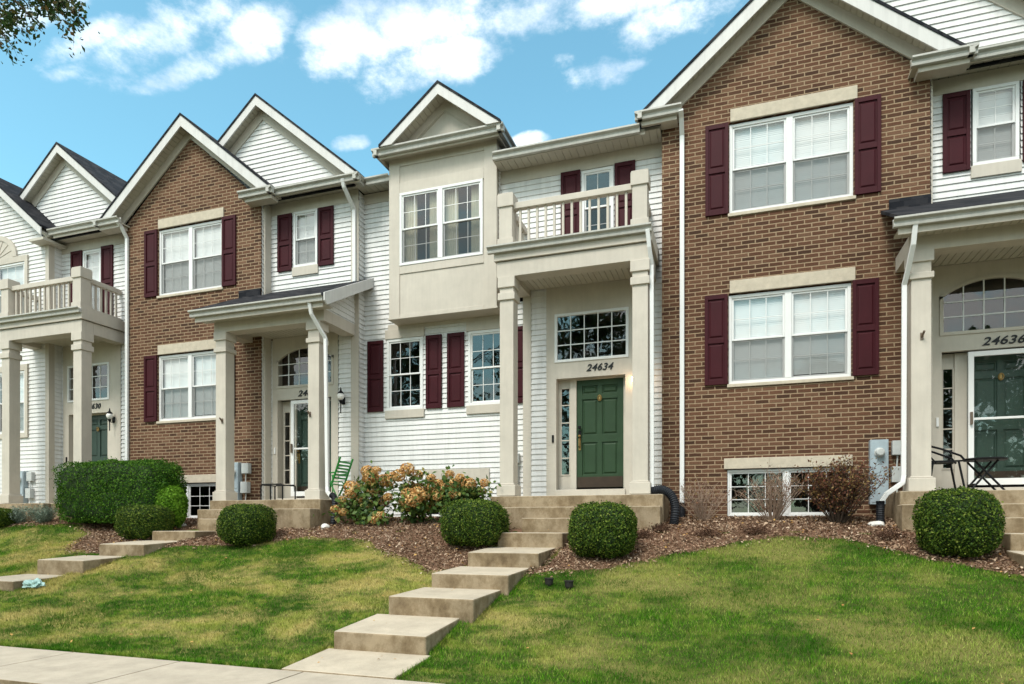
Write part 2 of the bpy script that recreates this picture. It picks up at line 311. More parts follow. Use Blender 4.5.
# ------------------------------------------------------------------ mesh helpers
class MB:
    def __init__(s): s.v = []; s.f = []
    def quad(s, *p): k = len(s.v); s.v += [tuple(q) for q in p]; s.f.append(tuple(range(k, k + len(p)))); return s
    def box(s, x0, x1, y0, y1, z0, z1):
        x0, x1 = sorted((x0, x1)); y0, y1 = sorted((y0, y1)); z0, z1 = sorted((z0, z1))
        k = len(s.v); s.v += [(x0, y0, z0), (x1, y0, z0), (x1, y1, z0), (x0, y1, z0), (x0, y0, z1), (x1, y0, z1), (x1, y1, z1), (x0, y1, z1)]
        s.f += [(k, k + 3, k + 2, k + 1), (k + 4, k + 5, k + 6, k + 7), (k, k + 1, k + 5, k + 4), (k + 1, k + 2, k + 6, k + 5), (k + 2, k + 3, k + 7, k + 6), (k + 3, k, k + 4, k + 7)]; return s
    def prism(s, pts, d):
        """closed polygon pts (3-D, planar) swept by vector d"""
        k = len(s.v); m = len(pts); d = Vector(d)
        s.v += [tuple(p) for p in pts] + [tuple(Vector(p) + d) for p in pts]
        s.f.append(tuple(range(k, k + m))[::-1]); s.f.append(tuple(range(k + m, k + 2 * m)))
        for i in range(m):
            j = (i + 1) % m; s.f.append((k + i, k + j, k + m + j, k + m + i))
        return s
    def tube(s, path, r, sides=8, r2=None, ripple=None):
        path = [Vector(p) for p in path]; k = len(s.v); m = len(path)
        up = None
        for i, p in enumerate(path):
            t = (path[min(i + 1, m - 1)] - path[max(i - 1, 0)]).normalized()
            if up is None: up = Vector((0, 0, 1)) if abs(t.z) < .9 else Vector((0, 1, 0))
            a = t.cross(up).normalized(); b2 = a.cross(t).normalized(); up = b2
            rr = r if r2 is None else r + (r2 - r) * i / (m - 1)
            if ripple: rr *= ripple(i)
            for q in range(sides):
                an = 2 * math.pi * q / sides; s.v.append(tuple(p + a * (rr * math.cos(an)) + b2 * (rr * math.sin(an))))
        for i in range(m - 1):
            for q in range(sides):
                q2 = (q + 1) % sides; s.f.append((k + i * sides + q, k + i * sides + q2, k + (i + 1) * sides + q2, k + (i + 1) * sides + q))
        s.f.append(tuple(k + q for q in range(sides))[::-1]); s.f.append(tuple(k + (m - 1) * sides + q for q in range(sides))); return s
    def lathe(s, c, prof, sides=16):
        k = len(s.v); m = len(prof)
        for (r, z) in prof:
            for q in range(sides):
                an = 2 * math.pi * q / sides; s.v.append((c[0] + r * math.cos(an), c[1] + r * math.sin(an), c[2] + z))
        for i in range(m - 1):
            for q in range(sides):
                q2 = (q + 1) % sides; s.f.append((k + i * sides + q, k + i * sides + q2, k + (i + 1) * sides + q2, k + (i + 1) * sides + q))
        s.f.append(tuple(k + q for q in range(sides))[::-1]); s.f.append(tuple(k + (m - 1) * sides + q for q in range(sides))); return s
    def build(s, name, m, parent=None, bevel=0, smooth=False):
        me = bpy.data.meshes.new(name)
        off = root_loc(parent) if parent is not None else Vector((0, 0, 0))
        me.from_pydata([(x - off.x, y - off.y, z - off.z) for (x, y, z) in s.v], [], s.f); me.validate(); me.update()
        bm = bmesh.new(); bm.from_mesh(me); bmesh.ops.recalc_face_normals(bm, faces=bm.faces); bm.to_mesh(me); bm.free()
        if smooth:
            for p in me.polygons: p.use_smooth = True
        me.materials.append(M[m] if isinstance(m, str) else m)
        o = bpy.data.objects.new(name, me); COL.objects.link(o)
        if parent is not None: o.parent = parent
        if bevel:
            bv = o.modifiers.new('bevel', 'BEVEL'); bv.width = bevel; bv.segments = 2; bv.limit_method = 'ANGLE'
        return o
def root_loc(o):
    while o.parent is not None: o = o.parent
    return Vector(o.location)
def thing(name, label, cat, loc, group=None):
    o = bpy.data.objects.new(name, None); COL.objects.link(o); o.location = loc; o.empty_display_size = .2
    o['label'] = label; o['category'] = cat
    if group: o['group'] = group
    return o
def tag(o, label, cat, group=None, kind=None):
    if label: o['label'] = label; o['category'] = cat
    if group: o['group'] = group
    if kind: o['kind'] = kind
    return o
def recenter(o, loc):
    """moves a top-level mesh's origin to loc without moving the mesh"""
    loc = Vector(loc); o.data.transform(Matrix.Translation(-loc)); o.location = loc; return o
def np_mesh(name, V, Fc, m, parent=None, smooth=False, loc=None):
    """V (n,3), Fc (m,k) numpy arrays"""
    me = bpy.data.meshes.new(name)
    off = np.array(root_loc(parent)) if parent is not None else np.array(loc if loc is not None else (0, 0, 0))
    V = np.asarray(V, dtype=np.float32) - off.astype(np.float32); k = Fc.shape[1]
    me.vertices.add(len(V)); me.vertices.foreach_set('co', V.ravel())
    me.loops.add(Fc.size); me.loops.foreach_set('vertex_index', Fc.astype(np.int32).ravel())
    me.polygons.add(len(Fc)); me.polygons.foreach_set('loop_start', np.arange(0, Fc.size, k, dtype=np.int32))
    me.update(calc_edges=True); me.validate()
    me.materials.append(M[m]); o = bpy.data.objects.new(name, me); COL.objects.link(o)
    if parent is not None: o.parent = parent
    elif loc is not None: o.location = loc
    return o
def leaf_quads(Pn, Nn, size, aspect=.6, jitter=.7):
    """one folded diamond leaf per point; Nn outward direction"""
    k = len(Pn); N = Nn + nrg.normal(0, jitter, (k, 3)); N /= np.linalg.norm(N, axis=1)[:, None] + 1e-9
    T = np.cross(N, nrg.normal(0, 1, (k, 3))); T /= np.linalg.norm(T, axis=1)[:, None] + 1e-9
    B = np.cross(N, T); s = (size * nrg.uniform(.65, 1.3, k))[:, None]
    V = np.stack([Pn - T * s * .5, Pn + B * s * aspect * .5 + N * s * .1, Pn + T * s * .5, Pn - B * s * aspect * .5 + N * s * .1], 1).reshape(-1, 3)
    return V, np.arange(4 * k).reshape(-1, 4)

# ------------------------------------------------------------------ terrain
GY = [-400, -60, -9, 3.6, 3.62, 4.0, 5.1, 5.85, 6.7, 7.6, 8.5, 9.4, 10.1, 11.0, 11.6, 60, 400]
GZ = [-1.9, -1.75, -1.62, -1.60, -1.46, -1.42, -1.385, -1.31, -1.085, -.88, -.62, -.37, -.12, .05, .10, .10, -.2]
def gz(x, y):
    z = np.interp(y, GY, GZ)
    w = np.clip((np.asarray(y) - 5.2) / .6, 0, 1) * np.clip((11.2 - np.asarray(y)) / 1.2, 0, 1)
    x = np.asarray(x, float); y = np.asarray(y, float); sst = lambda t: (lambda q: q * q * (3 - 2 * q))(np.clip(t, 0, 1))
    z = z + .10 * sst((x + 13.2) / .7) * sst((-8.4 - x) / .7) * sst((y - 5.3) / .8) * sst((9.9 - y) / .7)
    z = z + .12 * sst((-12.3 - x) / .7) * sst((y - 8.8) / 1.0) * sst((11.2 - y) / .6)
    return z + w * (.010 * np.sin(1.3 * np.asarray(x) + .7) + .008 * np.sin(2.9 * np.asarray(x) + 1.1 * np.asarray(y)))
MBX = [-30, -19, -15.2, -12.9, -12.3, -11.9, -11.5, -10.9, -9.9, -9.2, -8.3, -7.2, -6.6, -5.9, -5, -4, -3.3, -2.2, -1.1, -.2, .75, 1.4, 2.05, 3.05, 4.5, 6, 20]
MBY = [9.9, 9.9, 9.95, 10.05, 9.8, 9.2, 8.7, 8.5, 8.45, 8.85, 9.4, 9.7, 9.8, 9.65, 8.95, 8.3, 8.25, 8.35, 8.9, 9.55, 9.9, 9.8, 9.4, 8.6, 8.4, 8.4, 8.4]
def bed_y(x): return np.interp(x, MBX, MBY) + .04 * np.sin(5.1 * np.asarray(x)) + .02 * np.sin(13 * np.asarray(x))
def grid_sheet(name, xs, ys, zf, m):
    X, Y = np.meshgrid(xs, ys); V = np.stack([X.ravel(), Y.ravel(), zf(X, Y).ravel()], 1)
    nx, ny = len(xs), len(ys); i = np.arange((ny - 1) * (nx - 1)); r, c = i // (nx - 1), i % (nx - 1); k = r * nx + c
    return np_mesh(name, V, np.stack([k, k + 1, k + nx + 1, k + nx], 1), m)
b = MB(); X = -60.3
# sidewalk of separate slabs with open joints
while X < 40:
    w = 1.45
    b.box(X, X + w - .012, 4.0, 5.1, -1.62, -1.362); X += w
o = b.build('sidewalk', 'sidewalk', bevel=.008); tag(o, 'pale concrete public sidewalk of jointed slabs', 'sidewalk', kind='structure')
b = MB().box(-200, 200, -8.6, 3.35, -1.8, -1.595); tag(b.build('road', 'asphalt'), 'grey asphalt street in front of the houses', 'road', kind='structure')
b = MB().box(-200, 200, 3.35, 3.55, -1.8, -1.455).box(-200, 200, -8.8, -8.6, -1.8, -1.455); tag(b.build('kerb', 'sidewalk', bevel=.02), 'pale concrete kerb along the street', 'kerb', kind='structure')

# front walks: every landing is a concrete block, front edge Y, left X, width, top z
WALKS = {
 'a': [(5.10, -4.02, 1.20, -1.352), (5.85, -3.94, 1.065, -1.112), (6.7, -3.775, 1.065, -.83), (7.6, -3.66, 1.05, -.627), (8.5, -3.53, 1.045, -.392), (9.4, -3.41, 1.03, -.128)],
 'b': [(5.10, -11.35, 1.2, -1.352), (5.85, -11.25, 1.03, -1.09), (6.7, -10.98, 1.02, -.833), (7.6, -10.74, 1.02, -.574), (8.4, -10.37, 1.01, -.34), (9.3, -10.17, 1.01, -.124)],
 'c': [(5.10, 3.0, 1.2, -1.352), (5.85, 3.0, 1.07, -1.112), (6.7, 3.05, 1.07, -.83), (7.6, 3.1, 1.07, -.6), (8.5, 3.13, 1.07, -.36), (9.35, 3.17, 1.07, -.11)]}
foot = []
for key, lab in (('a', 'stepped concrete walk climbing to the green front door'), ('b', 'stepped concrete walk at the left climbing to the second porch'), ('c', 'stepped concrete walk at the right edge by the bistro set')):
    b = MB(); L = WALKS[key]
    for i, (y, x, w, z) in enumerate(L):
        ye = L[i + 1][0] + .03 if i + 1 < len(L) else {'a': 10.1, 'b': 10.1, 'c': 10.1}[key]
        if i == 0: b.prism([(x, y + .01, z), (x, ye, z + .055), (x, ye, z - .5), (x, y + .01, z - .5)], (w, 0, 0)); foot.append((x, x + w, y, ye)); continue
        rs = (.07, .02, .035, .045, .0)[min(i - 1, 4)]; e_ = .004
        b.prism([(x, y, z), (x, ye, z + rs), (x, ye, z - .5), (x, y, z - .5)], (w, 0, 0)); foot.append((x, x + w, y, ye))
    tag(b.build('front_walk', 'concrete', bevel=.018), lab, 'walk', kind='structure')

xs = np.concatenate([[-500, -200, -80, -45], np.arange(-26, 9, .1), [14, 40, 90, 200, 500]])
ys = np.concatenate([[-400, -150, -60, -30, -14, -9.02], [3.6, 3.62, 3.8, 4.0], np.arange(4.1, 12.2, .12), [16, 24, 60, 150, 400]])
def gz_sheet(x, y):
    z = gz(x, y)
    for (a, c, p, q) in foot:
        z = np.where((x > a + .02) & (x < c - .02) & (y > p + .06) & (y < q - .02), z - .15, z)
    return z
lawn = grid_sheet('lawn', xs, ys, gz_sheet, 'lawn'); tag(lawn, 'sloping mown lawn of patchy green and straw coloured grass', 'lawn', kind='structure')
# mulch bed: a sheet 12 mm above the ground between the curved edge and the walls
bx = np.arange(-24, 7, .12); rows = np.linspace(0, 1, 22)
BX = np.tile(bx, (22, 1)); BYs = bed_y(BX); BY = BYs + (12.1 - BYs) * rows[:, None]
BZ = gz_sheet(BX, BY) + .012 + .012 * np.sin(7 * BX + 3 * BY) * (rows[:, None] > .02)
BZ[0] = gz(BX[0], BY[0]) - .01
i = np.arange(21 * (len(bx) - 1)); r, c = i // (len(bx) - 1), i % (len(bx) - 1); k = r * len(bx) + c
mulch = np_mesh('mulch_bed', np.stack([BX.ravel(), BY.ravel(), BZ.ravel()], 1), np.stack([k, k + 1, k + len(bx) + 1, k + len(bx)], 1), 'mulch')
tag(mulch, 'brown wood chip planting bed along the house fronts', 'planting bed', kind='structure')

# ------------------------------------------------------------------ house pieces
def intervals(x0, x1, holes):
    segs = [(x0, x1)]
    for a, c in holes:
        ns = []
        for s, e in segs:
            if c <= s or a >= e: ns.append((s, e)); continue
            if a > s: ns.append((s, a))
            if c < e: ns.append((c, e))
        segs = ns
    return segs
LAP, PRJ = .1016, .018
def siding(parent, x0, x1, z0, z1, Y, holes=(), clip=None, name='siding_wall'):
    """lapped boards: each course leans out to a shadow-casting lower lip; clip(z)->(xl,xr) for gables"""
    zs = set([z0, z1])
    k = math.floor(z0 / LAP)
    while k * LAP < z1:
        if k * LAP > z0: zs.add(k * LAP)
        k += 1
    for (a, c, p, q) in holes:
        for z in (p, q):
            if z0 < z < z1: zs.add(z)
    zs = sorted(zs); b = MB()
    def yf(z, lowside):   # offset at height z; lowside True -> the start of a course
        f = (z / LAP) - math.floor(z / LAP + 1e-6)
        if lowside and f < 1e-4: f = 0
        if not lowside and f < 1e-4: f = 1
        return Y - PRJ * (1 - f)
    for za, zb in zip(zs[:-1], zs[1:]):
        if zb - za < 1e-4: continue
        zm = (za + zb) / 2
        hs = [(a, c) for (a, c, p, q) in holes if p < zm < q]
        ya, yb = yf(za, True), yf(zb, False)
        if clip:
            la, ra = clip(za); lb, rb = clip(zb); la = max(la, x0); lb = max(lb, x0); ra = min(ra, x1); rb = min(rb, x1)
            if ra - la < .01: continue
            if rb < lb: lb = rb = (lb + rb) / 2
            b.quad((la, ya, za), (ra, ya, za), (rb, yb, zb), (lb, yb, zb)); b.quad((la, Y, za), (ra, Y, za), (ra, ya, za), (la, ya, za)); continue
        for s, e in intervals(x0, x1, hs):
            b.quad((s, ya, za), (e, ya, za), (e, yb, zb), (s, yb, zb))
            if abs(ya - Y) > 1e-4: b.quad((s, Y, za), (e, Y, za), (e, ya, za), (s, ya, za))
    return b.build(name, 'siding', parent)
def siding_side(parent, X, y0, y1, z0, z1, sgn=1, top=None, name='siding_return'):
    """lapped boards on a face that looks along +X (sgn 1) or -X; top(y) optional sloping upper limit"""
    b = MB(); k = math.floor(z0 / LAP); 
    while k * LAP < z1:
        za, zb = max(z0, k * LAP), min(z1, (k + 1) * LAP); k += 1
        if zb - za < 1e-4: continue
        a0, a1 = y0, y1
        if top:
            # keep only the stretch where the limit is above the course
            ysn = [y for y in np.linspace(y0, y1, 60) if top(y) > zb]
            if not ysn: continue
            a0, a1 = min(ysn), max(ysn)
        b.quad((X + sgn * PRJ, a0, za), (X + sgn * PRJ, a1, za), (X, a1, zb), (X, a0, zb)); b.quad((X, a0, za), (X, a1, za), (X + sgn * PRJ, a1, za), (X + sgn * PRJ, a0, za))
    return b.build(name, 'siding', parent)
def wall_holes(parent, x0, x1, z0, z1, Y, holes, m, name, depth=.09, apex=None, side_to=None):
    """flat front with openings and their reveals; apex=(xa, za) puts a gable triangle on top"""
    xsn = sorted(set([x0, x1] + [h[0] for h in holes] + [h[1] for h in holes])); zsn = sorted(set([z0, z1] + [h[2] for h in holes] + [h[3] for h in holes]))
    b = MB()
    for xa, xb in zip(xsn[:-1], xsn[1:]):
        for za, zb in zip(zsn[:-1], zsn[1:]):
            xm, zm = (xa + xb) / 2, (za + zb) / 2
            if any(h[0] < xm < h[1] and h[2] < zm < h[3] for h in holes): continue
            b.quad((xa, Y, za), (xb, Y, za), (xb, Y, zb), (xa, Y, zb))
    if apex: b.quad((x0, Y, z1), (x1, Y, z1), (apex[0], Y, apex[1]))
    for (xa, xb, za, zb) in holes:
        D = Y + depth
        b.quad((xa, Y, za), (xb, Y, za), (xb, D, za), (xa, D, za)).quad((xa, Y, zb), (xb, Y, zb), (xb, D, zb), (xa, D, zb))
        b.quad((xa, Y, za), (xa, Y, zb), (xa, D, zb), (xa, D, za)).quad((xb, Y, za), (xb, Y, zb), (xb, D, zb), (xb, D, za))
    if side_to:
        b.quad((x0, Y, z0), (x0, side_to, z0), (x0, side_to, z1), (x0, Y, z1)); b.quad((x1, Y, z0), (x1, side_to, z0), (x1, side_to, z1), (x1, Y, z1))
    return b.build(name, m, parent)

def gutter_x(parent, x0, x1, Y, z, h=.125, d=.12, name='gutter', ret=None):
    """K-style trough: z is the top, Y the front lip, running along x; ogee face with rounded lip"""
    pr = [(Y + d, z), (Y + d, z - h), (Y + d * .42, z - h), (Y + d * .38, z - h * .78), (Y + d * .46, z - h * .60), (Y + d * .40, z - h * .42), (Y + d * .12, z - h * .30), (Y, z - h * .22), (Y, z), (Y + .015, z), (Y + .015, z - h * .15), (Y + d - .012, z - h * .3), (Y + d - .012, z)]
    b = MB().prism([(x0, y, zz) for y, zz in pr], (x1 - x0, 0, 0))
    if ret:
        for (X, sgn, ye) in ret:
            p2 = [(X - sgn * (y - Y), zz) for y, zz in pr]
            b.prism([(xx, Y + .001, zz) for xx, zz in p2], (0, ye - Y, 0))
    return b.build(name, 'gutter', parent)
def downspout(parent, pts, w=.075, d=.055, m='white'):
    """rectangular pipe along points (in x,y,z), elbows as bent pieces"""
    b = MB()
    for p, q in zip(pts[:-1], pts[1:]):
        p, q = Vector(p), Vector(q); t = (q - p).normalized()
        a = Vector((1, 0, 0)) if abs(t.x) < .7 else Vector((0, 0, 1)); c = t.cross(a).normalized(); a = c.cross(t).normalized()
        wa, dc = (w / 2, d / 2)
        p0 = p - t * .012; q0 = q + t * .012
        b.prism([p0 + a * wa + c * dc, p0 - a * wa + c * dc, p0 - a * wa - c * dc, p0 + a * wa - c * dc], q0 - p0)
    return b.build('downspout', m, parent, bevel=.008)

def shutter(parent, x0, x1, z0, z1, Y, panels=2):
    b = MB(); D = .035; st = .055; y1 = Y - .003; y0 = y1 - D
    zm = (z0 + z1) / 2 - .02
    b.box(x0, x0 + st, y0, y1, z0, z1).box(x1 - st, x1, y0, y1, z0, z1)
    b.box(x0 + st, x1 - st, y0 + .001, y1, z0, z0 + .085).box(x0 + st, x1 - st, y0 + .001, y1, z1 - .075, z1).box(x0 + st, x1 - st, y0 + .001, y1, zm - .04, zm + .04)
    b.box(x0 + st - .001, x1 - st + .001, y0 + .022, y1 - .002, z0 + .08, z1 - .07)
    for za, zb in ((z0 + .085, zm - .04), (zm + .04, z1 - .075)):   # raised field of each panel
        xa, xb = x0 + st + .022, x1 - st - .022; za += .024; zb -= .024; e = .02
        k = len(b.v); yb = y0 + .0215; yt = y0 + .008
        b.v += [(xa, yb, za), (xb, yb, za), (xb, yb, zb), (xa, yb, zb), (xa + e, yt, za + e), (xb - e, yt, za + e), (xb - e, yt, zb - e), (xa + e, yt, zb - e)]
        b.f += [(k + 4, k + 5, k + 6, k + 7), (k, k + 1, k + 5, k + 4), (k + 1, k + 2, k + 6, k + 5), (k + 2, k + 3, k + 7, k + 6), (k + 3, k, k + 4, k + 7)]
    return b.build('shutter', 'shutter', parent, bevel=.004)

def room(parent, x0, x1, z0, z1, Y):
    b = MB(); D = Y + 1.6; e = .25
    b.quad((x0 - e, D, z0 - e), (x1 + e, D, z0 - e), (x1 + e, D, z1 + e), (x0 - e, D, z1 + e))
    for p, q in (((x0 - e, z0 - e), (x1 + e, z0 - e)), ((x1 + e, z0 - e), (x1 + e, z1 + e)), ((x1 + e, z1 + e), (x0 - e, z1 + e)), ((x0 - e, z1 + e), (x0 - e, z0 - e))):
        b.quad((p[0], Y, p[1]), (q[0], Y, q[1]), (q[0], D, q[1]), (p[0], D, p[1]))
    return b.build('interior', 'room', parent)
def window(parent, x0, x1, z0, z1, Y, n=2, cols=3, rows=2, cover='blind', drop=1.0, fw=.05, fm='white', split=True, screen=True, seed=0):
    """Y: the front plane of the frame; double-hung sashes with bars between the panes"""
    r = random.Random(seed * 77 + 5)
    b = MB(); d = .07
    b.box(x0, x1, Y, Y + d, z1 - fw, z1).box(x0, x1, Y, Y + d, z0, z0 + fw).box(x0, x0 + fw, Y, Y + d, z0 + fw, z1 - fw).box(x1 - fw, x1, Y, Y + d, z0 + fw, z1 - fw)
    mw = .1 if split else .06
    cells = []; inner = (x1 - x0 - 2 * fw - (n - 1) * mw) / n
    for i in range(n):
        a = x0 + fw + i * (inner + mw); cells.append((a, a + inner))
        if i: b.box(a - mw, a, Y - .004, Y + d, z0 + fw, z1 - fw)
    w = b.build('window', fm, parent, bevel=.004)
    zm = (z0 + z1) / 2
    gl = MB(); sash = MB(); bars = MB(); scr = MB()
    s = .032
    for (a, c) in cells:
        halves = [(zm - .016, z1 - fw, Y + .018), (z0 + fw, zm + .016, Y + .042)] if split else [(z0 + fw, z1 - fw, Y + .02)]
        for hi, (p, q, y) in enumerate(halves):
            sash.box(a, a + s, y, y + .022, p, q).box(c - s, c, y, y + .022, p, q).box(a + s, c - s, y, y + .022, p, p + s).box(a + s, c - s, y, y + .022, q - s, q)
            g = y + .012
            gl.quad((a + s, g, p + s), (c - s, g, p + s), (c - s, g, q - s), (a + s, g, q - s))
            bw = .0058
            for k in range(1, cols):
                xx = a + s + (c - a - 2 * s) * k / cols; bars.box(xx - bw, xx + bw, g - .006, g - .001, p + s, q - s)
            for k in range(1, rows):
                zz = p + s + (q - p - 2 * s) * k / rows; bars.box(a + s, c - s, g - .007, g - .002, zz - bw, zz + bw)
            if screen and split and hi == 1: scr.quad((a + .005, Y + .022, p), (c - .005, Y + .022, p), (c - .005, Y + .022, q - .04), (a + .005, Y + .022, q - .04))
    sash.build('sash', 'white', w, bevel=.003); gl.build('pane', 'glass', w); bars.build('muntin_bars', 'bars', w)
    if scr.v: scr.build('insect_screen', 'screen', w)
    if cover == 'blind':
        bl = MB()
        for (a, c) in cells:
            zb = z1 - fw - (z1 - z0 - 2 * fw) * drop * (1 if r.random() < .7 else .96); z = z1 - fw - .04; yb = Y + .086
            bl.box(a + .01, c - .01, yb - .012, yb + .02, z, z + .04)
            while z > zb:
                j = r.uniform(-.0015, .0015)
                bl.quad((a + .012, yb + .0022, z + j), (c - .012, yb + .0022, z + j), (c - .012, yb - .0022, z - .033 + j), (a + .012, yb - .0022, z - .033 + j)); z -= .030
        bl.build('blind', 'blind', w)
    if cover == 'curtain':
        cu = MB()
        for (a, c) in cells:
            for (s0, s1) in ((a, a + .36 * (c - a)), (c - .30 * (c - a), c)):
                N = 26
                for k in range(N):
                    xa, xb = s0 + (s1 - s0) * k / N, s0 + (s1 - s0) * (k + 1) / N
                    ya = Y + .13 + .02 * math.sin(k * 1.6); yb2 = Y + .13 + .02 * math.sin((k + 1) * 1.6)
                    cu.quad((xa, ya, z0 + .03), (xb, yb2, z0 + .03), (xb, yb2, z1 - .03), (xa, ya, z1 - .03))
        cu.build('curtain', 'curtain', w)
    room(w, x0, x1, z0, z1, Y + d + .002)
    return w
def column(parent, x0, zb, zt, Y, blocks, w=.25):
    """square post: x0 left, Y front; blocks = capital bands"""
    b = MB(); b.box(x0, x0 + w, Y, Y + w, zb, zt)
    c = b.build('column', 'trim', parent, bevel=.006)
    e = .045; MB().box(x0 - e, x0 + w + e, Y - e, Y + w + e, zb, zb + .19).box(x0 - .02, x0 + w + .02, Y - .02, Y + w + .02, zb + .1901, zb + .215).build('column_base', 'trim', c, bevel=.01)
    cp = MB()
    for (p, q, e) in blocks: cp.box(x0 - e, x0 + w + e, Y - e, Y + w + e, p, q)
    cp.build('capital', 'trim', c, bevel=.008)
    return c
def rakes(parent, xc, zap, half, slope, y0, yw, back, board=.31, thick=.05, frieze=(.22, .48), wallY=None, fm='rake', zcut=None):
    """gable roof: shingle slabs from y0 to back, pale barge boards, soffit and frieze on the wall"""
    zl = zap - slope * half
    for s, nm in ((-1, 0), (1, 0)):
        ex = xc + s * half
        b = MB(); b.prism([(xc, y0 - .015, zap), (ex, y0 - .015, zl), (ex, y0 - .015, zl - thick), (xc, y0 - .015, zap - thick)], (0, back - y0, 0)).build('roof', 'shingle', parent)
        cut = zcut if zcut is not None else zl - thick - board
        def strip(dt, db, ya, yb, m, name):
            # board following the rake between depths dt and db under the roof line, cut level at the eave
            xa = xc + s * min(half, (zap - db - cut) / slope) if True else ex
            xe_t = xc + s * min(half, (zap - dt - cut) / slope)
            pts = [(xc, ya, zap - dt), (xe_t, ya, zap - dt - slope * abs(xe_t - xc))]
            pts += [(xa, ya, zap - db - slope * abs(xa - xc)), (xc, ya, zap - db)]
            MB().prism(pts, (0, yb - ya, 0)).build(name, m, parent)
        strip(thick + .001, thick + board, y0, y0 + .03, fm, 'rake_board')
        strip(.16, .175, y0 + .031, yw - .001, 'soffit', 'rake_soffit')
        sb = MB(); L = min(half, (zap - .19 - cut) / slope); kk = int(L / .085)
        for q in range(kk):
            a0, a1 = q * .085 + .006, (q + 1) * .085 - .006
            sb.prism([(xc + s * a0, y0 + .0315, zap - .176 - slope * a0), (xc + s * a1, y0 + .0315, zap - .176 - slope * a1), (xc + s * a1, y0 + .0315, zap - .190 - slope * a1), (xc + s * a0, y0 + .0315, zap - .190 - slope * a0)], (0, yw - y0 - .034, 0))
        sb.build('soffit_panel', 'soffit', parent)
        strip(frieze[0] - .045, frieze[1], yw - .035, yw - .002, 'trim', 'frieze_board')
def text_obj(body, x0, x1, zb, zt, Y, parent, name='house_number'):
    cu = bpy.data.curves.new(name, 'FONT'); cu.body = body; cu.size = 1; cu.extrude = .02; cu.offset = .018; cu.shear = .28; cu.space_character = 1.08
    to = bpy.data.objects.new('tmp', cu); COL.objects.link(to)
    dg = bpy.context.evaluated_depsgraph_get(); me = bpy.data.meshes.new_from_object(to.evaluated_get(dg)); bpy.data.objects.remove(to)
    V = np.array([v.co[:] for v in me.vertices]); mn, mx = V.min(0), V.max(0); off = root_loc(parent)
    for v in me.vertices:
        x, y, z = v.co
        v.co = (x0 + (x - mn[0]) / (mx[0] - mn[0]) * (x1 - x0) - off.x, Y - (z - mn[2]) / (mx[2] - mn[2]) * .012 - off.y, zb + (y - mn[1]) / (mx[1] - mn[1]) * (zt - zb) - off.z)
    me.materials.clear(); me.materials.append(M['number']); o = bpy.data.objects.new(name, me); COL.objects.link(o); o.parent = parent; return o
def lantern(parent, x, z, Y, gm='globe'):
    b = MB(); b.box(x - .035, x + .035, Y - .02, Y, z - .12, z + .02); b.tube([(x, Y - .015, z - .08), (x, Y - .07, z - .12), (x, Y - .11, z - .06)], .009, 8)
    b.lathe((x, Y - .11, z), [(.012, -.32), (.012, -.12), (.03, -.09), (.045, -.055)], 10)
    o = b.build('wall_lantern', 'black', parent)
    MB().lathe((x, Y - .11, z), [(.03, -.05), (.062, -.01), (.075, .04), (.055, .085)], 14).build('globe', gm, o, smooth=True)
    MB().lathe((x, Y - .11, z), [(.068, .085), (.06, .105), (.022, .14), (.010, .2), (.004, .22)], 12).build('lantern_cap', 'black', o)
    return o
